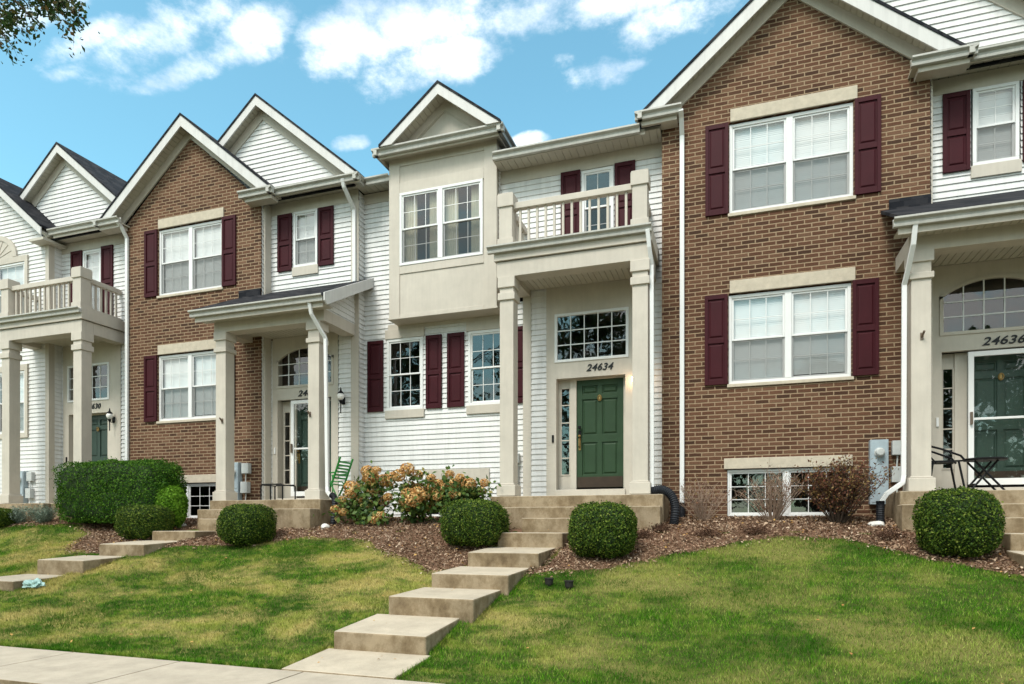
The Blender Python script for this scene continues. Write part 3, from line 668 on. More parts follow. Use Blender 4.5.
def six_panel_door(parent, x0, x1, z0, z1, Y, m='door_green', kick=True, name='front_door'):
    b = MB(); W_ = x1 - x0; st = .105; mid = .085; y0 = Y; yb = Y + .04
    zr = [z0, z0 + .24, z0 + .84, z0 + .98, z0 + 1.64, z0 + 1.74, z1 - .11, z1]
    xc = (x0 + x1) / 2
    b.box(x0, x0 + st, y0, yb, z0, z1).box(x1 - st, x1, y0, yb, z0, z1).box(xc - mid / 2, xc + mid / 2, y0 + .0005, yb, z0, z1)
    for a, c in ((zr[0], zr[1]), (zr[2], zr[3]), (zr[4], zr[5]), (zr[6], zr[7])): b.box(x0 + st, x1 - st, y0 + .001, yb, a, c)
    b.box(x0 + st, x1 - st, y0 + .022, yb, z0, z1)
    for (a, c) in ((x0 + st, xc - mid / 2), (xc + mid / 2, x1 - st)):
        for (p, q) in ((zr[1], zr[2]), (zr[3], zr[4]), (zr[5], zr[6])):
            a2, c2, p2, q2 = a + .022, c - .022, p + .022, q - .022; e = .022; k = len(b.v); y1, y2 = y0 + .0215, y0 + .006
            b.v += [(a2, y1, p2), (c2, y1, p2), (c2, y1, q2), (a2, y1, q2), (a2 + e, y2, p2 + e), (c2 - e, y2, p2 + e), (c2 - e, y2, q2 - e), (a2 + e, y2, q2 - e)]
            b.f += [(k + 4, k + 5, k + 6, k + 7), (k, k + 1, k + 5, k + 4), (k + 1, k + 2, k + 6, k + 5), (k + 2, k + 3, k + 7, k + 6), (k + 3, k, k + 4, k + 7)]
    d = b.build(name, m, parent, bevel=.003)
    if kick: MB().box(x0 + .01, x1 - .01, y0 - .008, y0 - .001, z0 + .005, z0 + .2).build('kick_plate', 'kick', d)
    b = MB(); hx = x0 + .06
    b.box(hx - .028, hx + .028, y0 - .02, y0 - .002, z0 + .93, z0 + 1.06).lathe((hx, y0 - .05, z0 + 1.12), [(.0, -.03), (.03, -.02), (.03, .02), (.0, .03)], 12)
    b.build('deadbolt', 'black', d)
    b = MB(); b.tube([(hx, y0 - .02, z0 + .93), (hx, y0 - .07, z0 + .90), (hx, y0 - .07, z0 + .78), (hx, y0 - .02, z0 + .74)], .012, 8); b.box(hx - .02, hx + .02, y0 - .014, y0 - .002, z0 + .70, z0 + .97)
    b.lathe((hx, y0 - .04, z0 + .96), [(.0, -.025), (.026, -.01), (.026, .015), (0, .03)], 10)
    b.build('door_handle', 'brass', d)
    b = MB(); ring = [(xc + .035 * math.sin(t), y0 - .02 - .008 * (1 - math.cos(t)), z0 + 1.60 + .05 - .05 * math.cos(t) * 1.0) for t in np.linspace(0, 2 * math.pi, 14)]
    b.tube(ring, .008, 6); b.box(xc - .018, xc + .018, y0 - .022, y0 - .001, z0 + 1.62, z0 + 1.70)
    b.build('door_knocker', 'brass', d)
    return d
def entry(parent, px0, px1, ztop, Y, tr, arch, rec, side, door, dm, storm=False, mir=False, bell=True, sl_rows=5, tcols=4):
    """beige door surround with a transom window, a recess with sidelight and door"""
    zf = rec[2]
    x0, x1 = px0, px1
    holes = [(tr[0], tr[1], tr[2], tr[3]), (rec[0], rec[1], zf - .0, rec[3])]
    wall_holes(parent, x0, x1, .44, ztop, Y - .022, holes, 'trim', 'door_surround', depth=.2)
    # transom
    fw = .05; z0, z1 = tr[2], tr[3]
    if not arch:
        t = MB(); y = Y - .04
        t.box(tr[0] - .0, tr[1], y, y + .06, z0, z0 + fw).box(tr[0], tr[1], y, y + .06, z1 - fw, z1).box(tr[0], tr[0] + fw, y, y + .06, z0 + fw, z1 - fw).box(tr[1] - fw, tr[1], y, y + .06, z0 + fw, z1 - fw)
        t = t.build('transom_window', 'white', parent, bevel=.004)
        MB().quad((tr[0] + fw, y + .03, z0 + fw), (tr[1] - fw, y + .03, z0 + fw), (tr[1] - fw, y + .03, z1 - fw), (tr[0] + fw, y + .03, z1 - fw)).build('pane', 'glass', t)
        bb = MB()
        for k in range(1, tcols + 1):
            xx = tr[0] + fw + (tr[1] - tr[0] - 2 * fw) * k / (tcols + 1); bb.box(xx - .009, xx + .009, y + .020, y + .026, z0 + fw, z1 - fw)
        for k in (1, 2):
            zz = z0 + fw + (z1 - z0 - 2 * fw) * k / 3; bb.box(tr[0] + fw, tr[1] - fw, y + .018, y + .024, zz - .009, zz + .009)
        bb.build('muntin_bars', 'white', t)
    else:
        # segment-arch head: beige filler above the arch inside the square opening, white frame along it
        y = Y - .04; xa, xb = tr[0], tr[1]; xm = (xa + xb) / 2; hw = (xb - xa) / 2; rise = .26; zs = z1 - rise
        rad = (hw * hw + rise * rise) / (2 * rise); zc = z1 - rad
        arc = [(x, zc + math.sqrt(rad * rad - (x - xm) ** 2)) for x in np.linspace(xa, xb, 25)]
        fl = MB()
        for (p, q) in zip(arc[:-1], arc[1:]): fl.prism([(p[0], Y - .0215, p[1]), (q[0], Y - .0215, q[1]), (q[0], Y - .0215, z1 + .001), (p[0], Y - .0215, z1 + .001)], (0, .05, 0))
        fl.build('arch_head', 'trim', parent)
        t = MB(); t.box(xa, xb, y, y + .06, z0, z0 + fw).box(xa, xa + fw, y, y + .06, z0 + fw, zs).box(xb - fw, xb, y, y + .06, z0 + fw, zs)
        for (p, q) in zip(arc[:-1], arc[1:]): t.prism([(p[0], y, p[1] - fw), (q[0], y, q[1] - fw), (q[0], y, q[1]), (p[0], y, p[1])], (0, .06, 0))
        t = t.build('transom_window', 'trim' if storm else 'white', parent)
        g = MB()
        for (p, q) in zip(arc[:-1], arc[1:]): g.quad((p[0], y + .03, z0 + fw), (q[0], y + .03, z0 + fw), (q[0], y + .03, q[1] - fw * .5), (p[0], y + .03, p[1] - fw * .5))
        g.build('pane', 'glass', t); bb = MB()
        for k in range(1, 5):
            xx = xa + fw + (xb - xa - 2 * fw) * k / 5; zt = zc + math.sqrt(rad * rad - (xx - xm) ** 2) - fw; bb.box(xx - .009, xx + .009, y + .02, y + .026, z0 + fw, zt)
        for zz in (z0 + fw + .23, z0 + fw + .46):
            lim = math.sqrt(max(0, rad * rad - (zz - zc + fw) ** 2)); lx = min(hw - fw, lim); bb.box(xm - lx, xm + lx, y + .018, y + .024, zz - .009, zz + .009)
        bb.build('muntin_bars', 'white', t)
    room(t, tr[0], tr[1], z0, z1, Y + .06)
    # recess: jambs, threshold, back panel round sidelight and door
    yb = Y + .15
    b = MB(); b.box(rec[0], side[0] - .0, yb, yb + .04, zf, rec[3]).box(side[1], door[0] - .001, yb - .03, yb + .04, zf, rec[3]).box(door[1] + .001, rec[1], yb - .01, yb + .04, zf, rec[3])
    b.box(side[0], side[1], yb, yb + .04, zf, side[2]).box(side[0], side[1], yb, yb + .04, side[3], rec[3]); b.box(door[0] - .001, door[1] + .001, yb - .012, yb + .04, door[3] + .001, rec[3] + .01)
    b.box(rec[0], rec[1], Y - .06, yb + .04, .44, zf)
    b.build('door_frame', 'trim', parent, bevel=.004)
    sl = MB(); y = yb - .012; f2 = .022
    sl.box(side[0], side[1], y, y + .03, side[2], side[2] + f2).box(side[0], side[1], y, y + .03, side[3] - f2, side[3]).box(side[0], side[0] + f2, y, y + .03, side[2] + f2, side[3] - f2).box(side[1] - f2, side[1], y, y + .03, side[2] + f2, side[3] - f2)
    for k in range(1, sl_rows): zz = side[2] + (side[3] - side[2]) * k / sl_rows; sl.box(side[0] + f2, side[1] - f2, y + .004, y + .012, zz - .01, zz + .01)
    s_ = sl.build('sidelight', 'trim', parent, bevel=.003)
    MB().quad((side[0] + f2, y + .016, side[2] + f2), (side[1] - f2, y + .016, side[2] + f2), (side[1] - f2, y + .016, side[3] - f2), (side[0] + f2, y + .016, side[3] - f2)).build('pane', 'glass', s_)
    room(s_, side[0] + .2, side[1] - .2, side[2] + .2, side[3] - .2, yb + .042)
    six_panel_door(parent, door[0], door[1], door[2], door[3], yb, dm)
    if storm:
        s0, s1, z0, z1 = door[0] - .03, door[1] + .03, door[2] - .02, door[3] + .02; y = Y - .035; fw = .075
        b = MB(); b.box(s0, s0 + fw, y, y + .04, z0, z1).box(s1 - fw, s1, y, y + .04, z0, z1).box(s0 + fw, s1 - fw, y, y + .04, z0, z0 + .1).box(s0 + fw, s1 - fw, y, y + .04, z1 - fw, z1).box(s0 + fw, s1 - fw, y + .005, y + .035, z0 + 1.0, z0 + 1.035)
        sdoor = b.build('storm_door', 'white', parent, bevel=.004)
        MB().quad((s0 + fw, y + .02, z0 + .1), (s1 - fw, y + .02, z0 + .1), (s1 - fw, y + .02, z1 - fw), (s0 + fw, y + .02, z1 - fw)).build('pane', 'glass', sdoor)
        MB().box(s0 + .02, s0 + .05, y - .04, y - .001, z0 + .93, z0 + 1.12).build('door_handle', 'flagholder', sdoor)
    if bell: MB().box(rec[0] - .08, rec[0] - .045, Y - .045, Y - .023, 1.52, 1.66).build('doorbell', 'black', parent, bevel=.004)

def stoop(parent, tiers):
    b = MB()
    for (x0, x1, y0, y1, z) in tiers: b.box(x0, x1, y0, y1, -.35, z); foot.append((x0, x1, y0, y1))
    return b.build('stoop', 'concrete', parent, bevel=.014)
def meter_set(parent, x, z, Y):
    b = MB(); b.box(x, x + .25, Y - .13, Y - .003, z - 1.0, z); b.box(x + .02, x + .23, Y - .136, Y - .1305, z - .97, z - .60); b.box(x + .02, x + .23, Y - .136, Y - .1305, z - .56, z - .03)
    m_ = b.build('meter_cabinet', 'meter', parent, bevel=.008)
    b = MB()
    k = [(r, zz) for r, zz in ((.075, 0), (.075, .02), (.062, .025), (.060, .09), (.045, .10), (0.0, .102))]
    for i in range(len(k) - 1):
        for q in range(18):
            a0, a1 = 2 * math.pi * q / 18, 2 * math.pi * (q + 1) / 18
            b.quad(*[(x + .125 + k[ii][0] * math.cos(a), Y - .136 - k[ii][1], z - .2 + k[ii][0] * math.sin(a)) for ii, a in ((i, a0), (i, a1), (i + 1, a1), (i + 1, a0))])
    b.build('meter_dial', 'meter2', m_)
    b = MB(); b.box(x + .31, x + .49, Y - .1, Y - .003, z - .24, z - .02).box(x + .30, x + .47, Y - .12, Y - .003, z - .66, z - .42)
    b.tube([(x + .39, Y - .05, z - .24), (x + .38, Y - .05, z - .42)], .012, 8).tube([(x + .39, Y - .05, z - .66), (x + .36, Y - .05, z - 1.1)], .012, 8)
    b.build('utility_box', 'meter2', parent, bevel=.008)
def flag_bracket(parent, x, z, Y):
    b = MB(); b.box(x - .02, x + .02, Y - .012, Y - .001, z - .05, z + .05); b.tube([(x, Y - .01, z - .01), (x + .01, Y - .09, z + .05)], .016, 8)
    b.build('flag_bracket', 'flagholder', parent)
def shell(parent, x0, x1, y0, zt, body_m='siding'):
    """the body behind the modelled front: side and back walls and the main roof of low pitch"""
    b = MB(); yb = 21.5
    b.quad((x0, y0 + .01, -.3), (x0, yb, -.3), (x0, yb, zt), (x0, y0 + .01, zt)); b.quad((x1, y0 + .01, -.3), (x1, yb, -.3), (x1, yb, zt), (x1, y0 + .01, zt)); b.quad((x0, yb, -.3), (x1, yb, -.3), (x1, yb, zt), (x0, yb, zt))
    ym = 16.6; zr = zt + .36 * (ym - y0)
    for X in (x0, x1): b.quad((X, y0 + .01, zt), (X, yb, zt), (X, ym, zr - .04))
    b.build('body_wall', body_m, parent)
def main_roof(parent, x0, x1, y0, zt):
    ym = 16.6; sl = .36; zr = zt + sl * (ym - y0); yb = 22
    b = MB().prism([(x0, y0, zt), (x0, ym, zr), (x0, ym, zr - .05), (x0, y0, zt - .05)], (x1 - x0, 0, 0)); b.prism([(x0, ym, zr), (x0, yb, zr - sl * (yb - ym)), (x0, yb, zr - sl * (yb - ym) - .05), (x0, ym, zr - .05)], (x1 - x0, 0, 0))
    b.build('roof', 'shingle', parent)
def ribbed(parent, x0, x1, y0, y1, z, along='y', name='porch_ceiling', pitch=.1, m='soffit'):
    """panelled soffit, ribs running front to back"""
    b = MB(); x = x0
    while x < x1 - .001:
        e = min(x + pitch, x1); g = .012
        b.quad((x, y0, z), (e - g, y0, z), (e - g, y1, z), (x, y1, z)); b.quad((e - g, y0, z), (e - g, y1, z), (e - g * .7, y1, z + .012), (e - g * .7, y0, z + .012)); b.quad((e - g * .7, y0, z + .012), (e - g * .7, y1, z + .012), (e, y1, z + .012), (e, y0, z + .012)); b.quad((e, y0, z + .012), (e, y1, z + .012), (e, y1, z), (e, y0, z))
        x = e
    b.quad((x0, y0, z + .02), (x1, y0, z + .02), (x1, y1, z + .02), (x0, y1, z + .02))
    return b.build(name, m, parent)

# ------------------------------------------------------------------ brick house with portico
def house_brick(u, num, lab, storm, dm, cfg):
    H = thing('townhouse', lab, 'townhouse', (u + 1.9, 11.5, 0), 'row of attached townhouses')
    X = lambda v: v + u
    Yb, Ys = 11.5, 11.78
    sh_ = (.0, .08)[cfg]; xl = (-1.15, -.94)[cfg]
    ups = (-.05 + sh_, 1.82 + sh_ * .3, 5.19, 6.71); low = (-.06 + sh_, 1.79 + sh_ * .3, 2.34, 3.85); bas = (-.08, 1.77, .13, .92)
    bh = [(X(a), X(c), p, q) for a, c, p, q in (ups, low, bas)]
    xc = (.91, .98)[cfg]; slope = .83; zap = (8.98, 9.0)[cfg]
    wall_holes(H, X(xl), X(2.87), -.35, 6.92, Yb, bh, 'brick', 'brick_wall', .1, apex=(X(xc), 6.92 + .83 * 2.02), side_to=12.02)
    for i, (a, c, p, q) in enumerate((ups, low)):
        window(H, X(a + .003), X(c - .003), p + .003, q - .02, Yb + .03, cover='blind', seed=i + cfg * 3, drop=(1.0, .98)[i])
        MB().box(X(a - .02), X(c + .03), Yb - .03, Yb + .09, p - .055, p - .001).build('window_sill', 'lintel', H, bevel=.006)
        MB().box(X(a + .02), X(c + .05), Yb - .028, Yb + .05, q + .002, q + .212).build('lintel', 'lintel', H, bevel=.006)
        w2 = .37; shutter(H, X(a - w2 - .01), X(a - .01), p + .0, q - .0, Yb); shutter(H, X(c + .01), X(c + .01 + w2), p + .0, q - .0, Yb)
    a, c, p, q = bas
    window(H, X(a + .003), X(c - .003), p, q - .01, Yb + .03, cover='none', split=False, cols=3, rows=3, seed=9, fw=.035)
    MB().box(X(a - .05), X(c + .03), Yb - .026, Yb + .05, q + .002, q + .18).build('lintel', 'lintel', H, bevel=.006)
    # brick gable
    rakes(H, X(xc), zap, 2.36, slope, 11.2, Yb, 16.4, board=.235, frieze=(.22, .41), zcut=6.98)
    # eave returns at both feet of the gable
    for (ga, gb) in ((-1.57, -.80), (2.55, 3.40)):
        gutter_x(H, X(ga), X(gb), 11.14, 7.0, ret=[(X(ga), -1, 11.5)] if ga < 0 else [(X(gb), 1, 11.36)])
        MB().box(X(ga + .1), X(gb - .08), 11.262, Yb - .003, 6.80, 6.875).build('eave_return', 'trim', H, bevel=.004)
        MB().box(X(ga + .02), X(gb - .02), 11.262, Yb + .02, 6.876, 6.90).build('eave_soffit', 'soffit', H)
    # siding bay
    h = [(X(3.48), X(4.12), 5.5, 6.69)]
    siding(H, X(2.90), X(5.09), 4.4, 6.69, Ys, h)
    MB().box(X(2.872), X(5.09), Ys - .02, Ys, 6.69, 6.93).build('frieze_board', 'trim', H, bevel=.003)
    MB().box(X(2.873), X(2.92), Ys - .21, Ys - .001, .44, 6.9).build('corner_board', 'trim', H, bevel=.003)
    siding_side(H, X(2.873), Yb + .012, Ys - .21, .44, 6.85)
    window(H, X(3.50), X(4.10), 5.5, 6.685, Ys - .03, n=1, cols=2, rows=2, cover='blind', seed=4 + cfg)
    MB().box(X(3.475), X(4.125), Ys - .045, Ys - .001, 5.31, 5.497).build('window_apron', 'trim', H, bevel=.004)
    shutter(H, X(3.10), X(3.465), 5.45, 6.675, Ys - .012); shutter(H, X(4.14), X(4.505), 5.45, 6.675, Ys - .012)
    MB().box(X(4.92), X(5.1), Ys - .024, Ys + .0, 4.4, 6.69).box(X(4.92), X(5.1), Ys - .024, Ys + .0, .44, 4.399).build('corner_board', 'trim', H, bevel=.003)
    siding_side(H, X(5.09), Ys + .002, 12.02, .2, 6.9)
    # upper eave
    gutter_x(H, X(3.30), X(5.38), 11.27, 7.0, ret=[(X(5.38), 1, 11.62)])
    ribbed(H, X(2.8), X(5.34), 11.38, Ys - .001, 6.94, name='eave_soffit', pitch=.13)
    MB().box(X(3.0), X(5.36), 11.372, 11.39, 6.86, 6.99).build('fascia', 'trim', H)
    # siding gable behind
    xg, zg, sg = 2.70, 9.27, .835
    siding(H, X(xg - 2.3), X(xg + 2.3), 6.96, zg - .36, Ys, clip=lambda z: (X(xg) - (zg - .40 - z) / sg, X(xg) + (zg - .40 - z) / sg), name='gable_siding')
    rakes(H, X(xg), zg, 2.56, sg, 11.53, Ys, 16.6, board=.2, frieze=(.24, .44), zcut=6.99)
    # portico
    Yp = 10.68
    for cx in (2.43, 4.65): column(H, X(cx), .47, 3.89, Yp, [(3.74, 3.905, .03), (3.50, 3.59, .03)])
    b = MB(); b.box(X(2.40), X(5.02), Yp - .012, Yp + .26, 3.90, 4.13).box(X(4.74), X(5.02), Yp + .26, Ys - .03, 3.901, 4.13).box(X(2.40), X(2.66), Yp + .26, Yb - .003, 3.901, 4.13)
    b.build('porch_beam', 'trim', H, bevel=.006)
    ribbed(H, X(2.66), X(4.74), Yp + .26, Ys - .03, 4.02)
    gutter_x(H, X(2.13), X(5.24), 10.25, 4.26, h=.12)
    MB().box(X(2.2), X(5.2), 10.37, 10.392, 4.05, 4.22).build('fascia', 'trim', H)
    ribbed(H, X(2.2), X(5.22), 10.392, Yp - .013, 4.105, name='eave_soffit', pitch=.1)
    sl = .51; zE = 4.27
    zt = lambda y: zE + sl * (y - 10.27)
    b = MB().prism([(X(2.2), 10.27, zt(10.27)), (X(2.2), 11.5, zt(11.5)), (X(2.2), 11.5, zt(11.5) - .05), (X(2.2), 10.27, zt(10.27) - .05)], (2.874 - 2.2, 0, 0))
    b.prism([(X(2.874), 10.27, zt(10.27)), (X(2.874), 11.77, zt(11.77)), (X(2.874), 11.77, zt(11.77) - .05), (X(2.874), 10.27, zt(10.27) - .05)], (5.09 - 2.874, 0, 0))
    b.prism([(X(5.09), 10.27, zt(10.27)), (X(5.09), 12.0, zt(12.0)), (X(5.09), 12.0, zt(12.0) - .05), (X(5.09), 10.27, zt(10.27) - .05)], (.2, 0, 0))
    b.build('portico_roof', 'shingle', H)
    MB().box(X(2.31), X(2.874), 11.465, 11.497, 4.82, 5.04).build('roof_flashing', 'shingle', H)
    # rake end of the portico: pale board, siding triangle
    MB().prism([(X(5.29), 10.26, zt(10.26) + .004), (X(5.29), 12.0, zt(12.0) + .004), (X(5.29), 12.0, zt(12.0) - .2), (X(5.29), 10.34, zt(10.26) - .2), (X(5.29), 10.26, zt(10.26) - .14)], (.03, 0, 0)).build('rake_board', 'rake', H, bevel=.003)
    MB().prism([(X(5.04), 10.36, zt(10.36) - .13), (X(5.04), 11.98, zt(11.98) - .13), (X(5.04), 11.98, zt(11.98) - .145), (X(5.04), 10.36, zt(10.36) - .145)], (.25, 0, 0)).build('rake_soffit', 'soffit', H)
    siding_side(H, X(5.0), 10.5, 12.0, 4.13, 4.98, top=lambda y: zt(y) - .12, name='portico_siding')
    MB().prism([(X(5.01), 10.45, zt(10.45) - .14), (X(5.01), 12.0, zt(12.0) - .14), (X(5.01), 12.0, zt(12.0) - .26), (X(5.01), 10.68, zt(10.68) - .26)], (.03, 0, 0)).build('frieze_board', 'trim', H)
    # lower front wall
    siding(H, X(4.61), X(4.92), .44, 3.98, Ys); siding(H, X(2.9), X(2.96), .44, 3.98, Ys)
    entry(H, X(2.96), X(4.61), 4.02, Ys, (X(3.06), X(4.50), 2.93, 3.80), True, (X(3.09), X(4.44), .56, 2.68), (X(3.13), X(3.30), .86, 2.46), (X(3.47), X(4.36), .62, 2.63), dm, storm=storm, bell=False)
    MB().box(X(3.01), X(3.045), Ys - .045, Ys - .023, 1.52, 1.66).build('doorbell', 'white', H, bevel=.004)
    text_obj(num, X(3.62), X(4.18), 2.73, 2.86, Ys - .0225, H)
    lantern(H, X(4.74), 2.62, Ys - .01)
    xd = (-.81, -.86)[cfg]
    downspout(H, [(X(xd), 11.2, 6.9), (X(xd), 11.3, 6.84), (X(xd), 11.46, 6.62), (X(xd), 11.46, .3)])
    return H, X

# ------------------------------------------------------------------ siding house with balcony porch
def balcony(H, X, Ys, Yp=10.68, dx=0):
    for cx in (-3.83, -1.54): column(H, X(cx), .49, 4.28, Yp, [(4.10, 4.285, .03), (3.885, 4.01, .03)])
    b = MB(); b.box(X(-3.88), X(-1.27), Yp - .01, Yp + .27, 4.285, 4.55).box(X(-1.54), X(-1.27), Yp + .27, Ys - .03, 4.286, 4.55).box(X(-3.88), X(-3.6), Yp + .27, Ys - .03, 4.286, 4.55)
    b.build('porch_beam', 'trim', H, bevel=.006)
    b = MB(); b.box(X(-3.92), X(-1.22), Yp - .05, Yp + .02, 4.56, 4.80).box(X(-1.29), X(-1.22), Yp + .02, Ys - .03, 4.56, 4.80).box(X(-3.92), X(-3.85), Yp + .02, Ys - .03, 4.56, 4.80)
    b.box(X(-3.85), X(-1.29), Yp + .02, Ys - .02, 4.70, 4.79); b.build('deck_fascia', 'trim', H, bevel=.006)
    ribbed(H, X(-3.6), X(-1.54), Yp + .27, Ys - .03, 4.40)
    gutter_x(H, X(-4.02), X(-1.22), Yp - .165, 4.80, h=.115, d=.113)
    newels = []
    rail = MB(); rail.box(X(-3.60), X(-1.54), Yp + .045, Yp + .165, 5.47, 5.575).box(X(-3.60), X(-1.54), Yp + .06, Yp + .15, 4.83, 4.90)
    for sx in (-3.77, -1.47): rail.box(X(sx), X(sx + .11), Yp + .23, Ys - .03, 5.47, 5.575).box(X(sx + .01), X(sx + .1), Yp + .23, Ys - .03, 4.83, 4.90)
    r = rail.build('balcony_railing', 'trim', H, bevel=.006)
    for nx in (-3.84, -1.54):
        b = MB(); w = .24; b.box(X(nx), X(nx + w), Yp - .01, Yp + w - .01, 4.80, 5.52); e = .025
        b.box(X(nx - e), X(nx + w + e), Yp - .01 - e, Yp + w - .01 + e, 5.50, 5.71).box(X(nx - e * .6), X(nx + w + e * .6), Yp - .01 - e * .6, Yp + w - .01 + e * .6, 5.711, 5.735).box(X(nx - e), X(nx + w + e), Yp - .01 - e, Yp + w - .01 + e, 4.80, 4.95)
        b.build('newel_post', 'trim', r, bevel=.006)
    for k in range(13):
        x = -3.60 + (2.06) * (k + .75) / 13.5; MB().box(X(x - .019), X(x + .019), Yp + .086, Yp + .124, 4.89, 5.48).build('baluster', 'trim', r)
    for sx in (-3.715, -1.415):
        for k in range(6):
            y = Yp + .25 + .13 * (k + .5); MB().box(X(sx - .019), X(sx + .019), y - .019, y + .019, 4.89, 5.48).build('baluster', 'trim', r)

def house_siding(u, num, lab, left, dm):
    H = thing('townhouse', lab, 'townhouse', (u - 4.2, 11.8, 0), 'row of attached townhouses')
    X = lambda v: v + u
    Ys, Yl = 11.78, 12.0
    xl = -4.21 if left == 'bay' else -3.345
    # upper porch wall
    zso = 6.74 if left == 'bay' else 6.93
    zfr = zso - .24
    wz = (5.1, zfr - .02)
    siding(H, X(xl), X(-1.152), 4.5, zfr, Ys, [(X(-2.62), X(-2.03), wz[0], wz[1])])
    MB().box(X(xl), X(-1.152), Ys - .02, Ys, zfr, zso).build('frieze_board', 'trim', H, bevel=.003)
    window(H, X(-2.62), X(-2.03), wz[0], wz[1], Ys - .03, n=1, cols=2, rows=2, cover='none' if left == 'bay' else 'blind', seed=21)
    for a, c in ((-3.01, -2.64), (-2.01, -1.64)): shutter(H, X(a), X(c), 5.0, zfr - .02 + .03, Ys - .012)
    # eave
    gx1 = -1.50
    if left == 'bay':
        gutter_x(H, X(-4.17), X(gx1), 11.22, 6.84); ribbed(H, X(-4.21), X(-1.16), 11.33, Ys, zso + .002, name='eave_soffit', pitch=.13); MB().box(X(-4.15), X(gx1 + .08), 11.345, 11.36, 6.70, 6.83).build('fascia', 'trim', H)
    else:
        gutter_x(H, X(-3.20), X(gx1), 11.27, 7.09); ribbed(H, X(-3.34), X(-1.16), 11.38, Ys, zso + .01, name='eave_soffit', pitch=.13); MB().box(X(-3.1), X(gx1 + .08), 11.372, 11.39, 6.90, 7.07).build('fascia', 'trim', H)
    balcony(H, X, Ys)
    # door wall
    MB().box(X(-3.75), X(-3.59), Ys - .024, Ys + .0, .44, 4.40).build('corner_board', 'trim', H, bevel=.003)
    siding(H, X(-3.59), X(-3.29), .44, 4.42, Ys); siding(H, X(-1.40), X(-1.152), .44, 4.5, Ys)
    entry(H, X(-3.29), X(-1.40), 4.42, Ys, (X(-3.13), X(-1.76), 3.0, 3.90), False, (X(-3.10), X(-1.82), .64, 2.70), (X(-3.06), X(-2.87), .91, 2.56), (X(-2.75), X(-1.88), .68, 2.68), dm)
    text_obj(num, X(-2.53), X(-2.03), 2.80, 2.93, Ys - .0225, H)
    lantern(H, X(-1.62), 2.55, Ys - .023, 'globe_lit' if left == 'bay' else 'globe')
    if left == 'bay':
        Yb = 11.57
        w1 = (-6.78, -5.95, 2.35, 3.82); w2 = (-4.96, -4.13, 2.35, 3.82); bw = (-5.85, -4.55, .12, .80)
        hs = [(X(a), X(c), p, q) for a, c, p, q in (w1, w2, bw)]
        siding(H, X(-7.325), X(-3.75), -.2, 4.30, Yl, hs)
        siding(H, X(-7.325), X(-6.4), 4.30, 6.70, Yl)
        MB().box(X(-7.32), X(-6.5), Yl - .02, Yl, 6.70, 6.91).build('frieze_board', 'trim', H)
        gutter_x(H, X(-7.03), X(-6.5), 11.52, 7.0); ribbed(H, X(-7.32), X(-6.5), 11.6, Yl, 6.93, name='eave_soffit', pitch=.13)
        MB().quad((X(-3.75), Ys, .4), (X(-3.75), Yl, .4), (X(-3.75), Yl, 4.5), (X(-3.75), Ys, 4.5)).build('corner_board', 'trim', H)
        for i, (a, c, p, q) in enumerate((w1, w2)):
            window(H, X(a), X(c), p, q, Yl - .03, n=1, cols=3, rows=2, cover='none', seed=30 + i, fw=.055, screen=False)
            MB().box(X(a - .03), X(c + .03), Yl - .05, Yl - .001, p - .17, p - .002).build('window_apron', 'trim', H, bevel=.004)
            MB().box(X(a - .03), X(c + .03), Yl - .048, Yl - .001, q + .002, q + .19).build('window_head', 'trim', H, bevel=.004)
            shutter(H, X(a - .45), X(a - .08), 2.34, 3.82, Yl - .012); shutter(H, X(c + .07), X(c + .42), 2.34, 3.82, Yl - .012)
        MB().box(X(-6.75), X(-4.15), Yl - .03, Yl - .001, 4.012, 4.12).build('frieze_board', 'trim', H)
        window(H, X(bw[0]), X(bw[1]), bw[2], bw[3], Yl - .03, n=2, cols=3, rows=3, split=False, cover='none', seed=33)
        MB().box(X(bw[0] - .04), X(bw[1] + .04), Yl - .045, Yl - .001, bw[3] + .002, 1.10).build('lintel', 'trim', H, bevel=.004)
        # box bay
        ww = (-6.26, -4.49, 5.13, 6.57)
        wall_holes(H, X(-6.5), X(-4.21), 4.12, 7.28, Yb + .018, [tuple([X(ww[0]), X(ww[1]), ww[2], ww[3]])], 'trim', 'bay_wall', .02, side_to=12.0)
        b = MB(); y0, y1 = Yb, Yb + .017
        b.box(X(-6.5), X(-6.265), y0, y1, 4.121, 7.28).box(X(-4.47), X(-4.21), y0, y1, 4.121, 7.28).box(X(-6.265), X(-4.47), y0, y1, 4.121, 4.17).box(X(-6.265), X(-4.47), y0, y1, 4.97, 5.128).box(X(-6.265), X(-4.47), y0, y1, 6.572, 6.78).box(X(-6.265), X(-4.47), y0, y1, 7.11, 7.28)
        b.build('bay_trim', 'trim', H, bevel=.006)
        MB().box(X(-6.52), X(-4.19), Yb - .015, Yl - .001, 4.08, 4.119).build('bay_floor', 'trim', H, bevel=.004)
        window(H, X(ww[0]), X(ww[1]), ww[2], ww[3], Yb - .012, n=2, cols=3, rows=2, cover='curtain', seed=40, fw=.05)
        siding_side(H, X(-4.209), Yb + .10, Ys, 4.8, 7.2)
        # bay roof with pent eave
        gutter_x(H, X(-6.72), X(-3.98), 11.25, 7.37, h=.13, ret=[(X(-3.98), 1, 12.4), (X(-6.72), -1, 12.4)])
        MB().box(X(-6.6), X(-4.1), 11.371, 11.39, 7.20, 7.35).box(X(-4.12), X(-4.1), 11.39, 12.4, 7.2, 7.35).box(X(-6.6), X(-6.58), 11.39, 12.4, 7.2, 7.35).build('fascia', 'trim', H)
        MB().box(X(-6.58), X(-4.12), 11.391, 12.4, 7.27, 7.283).build('eave_soffit', 'soffit', H)
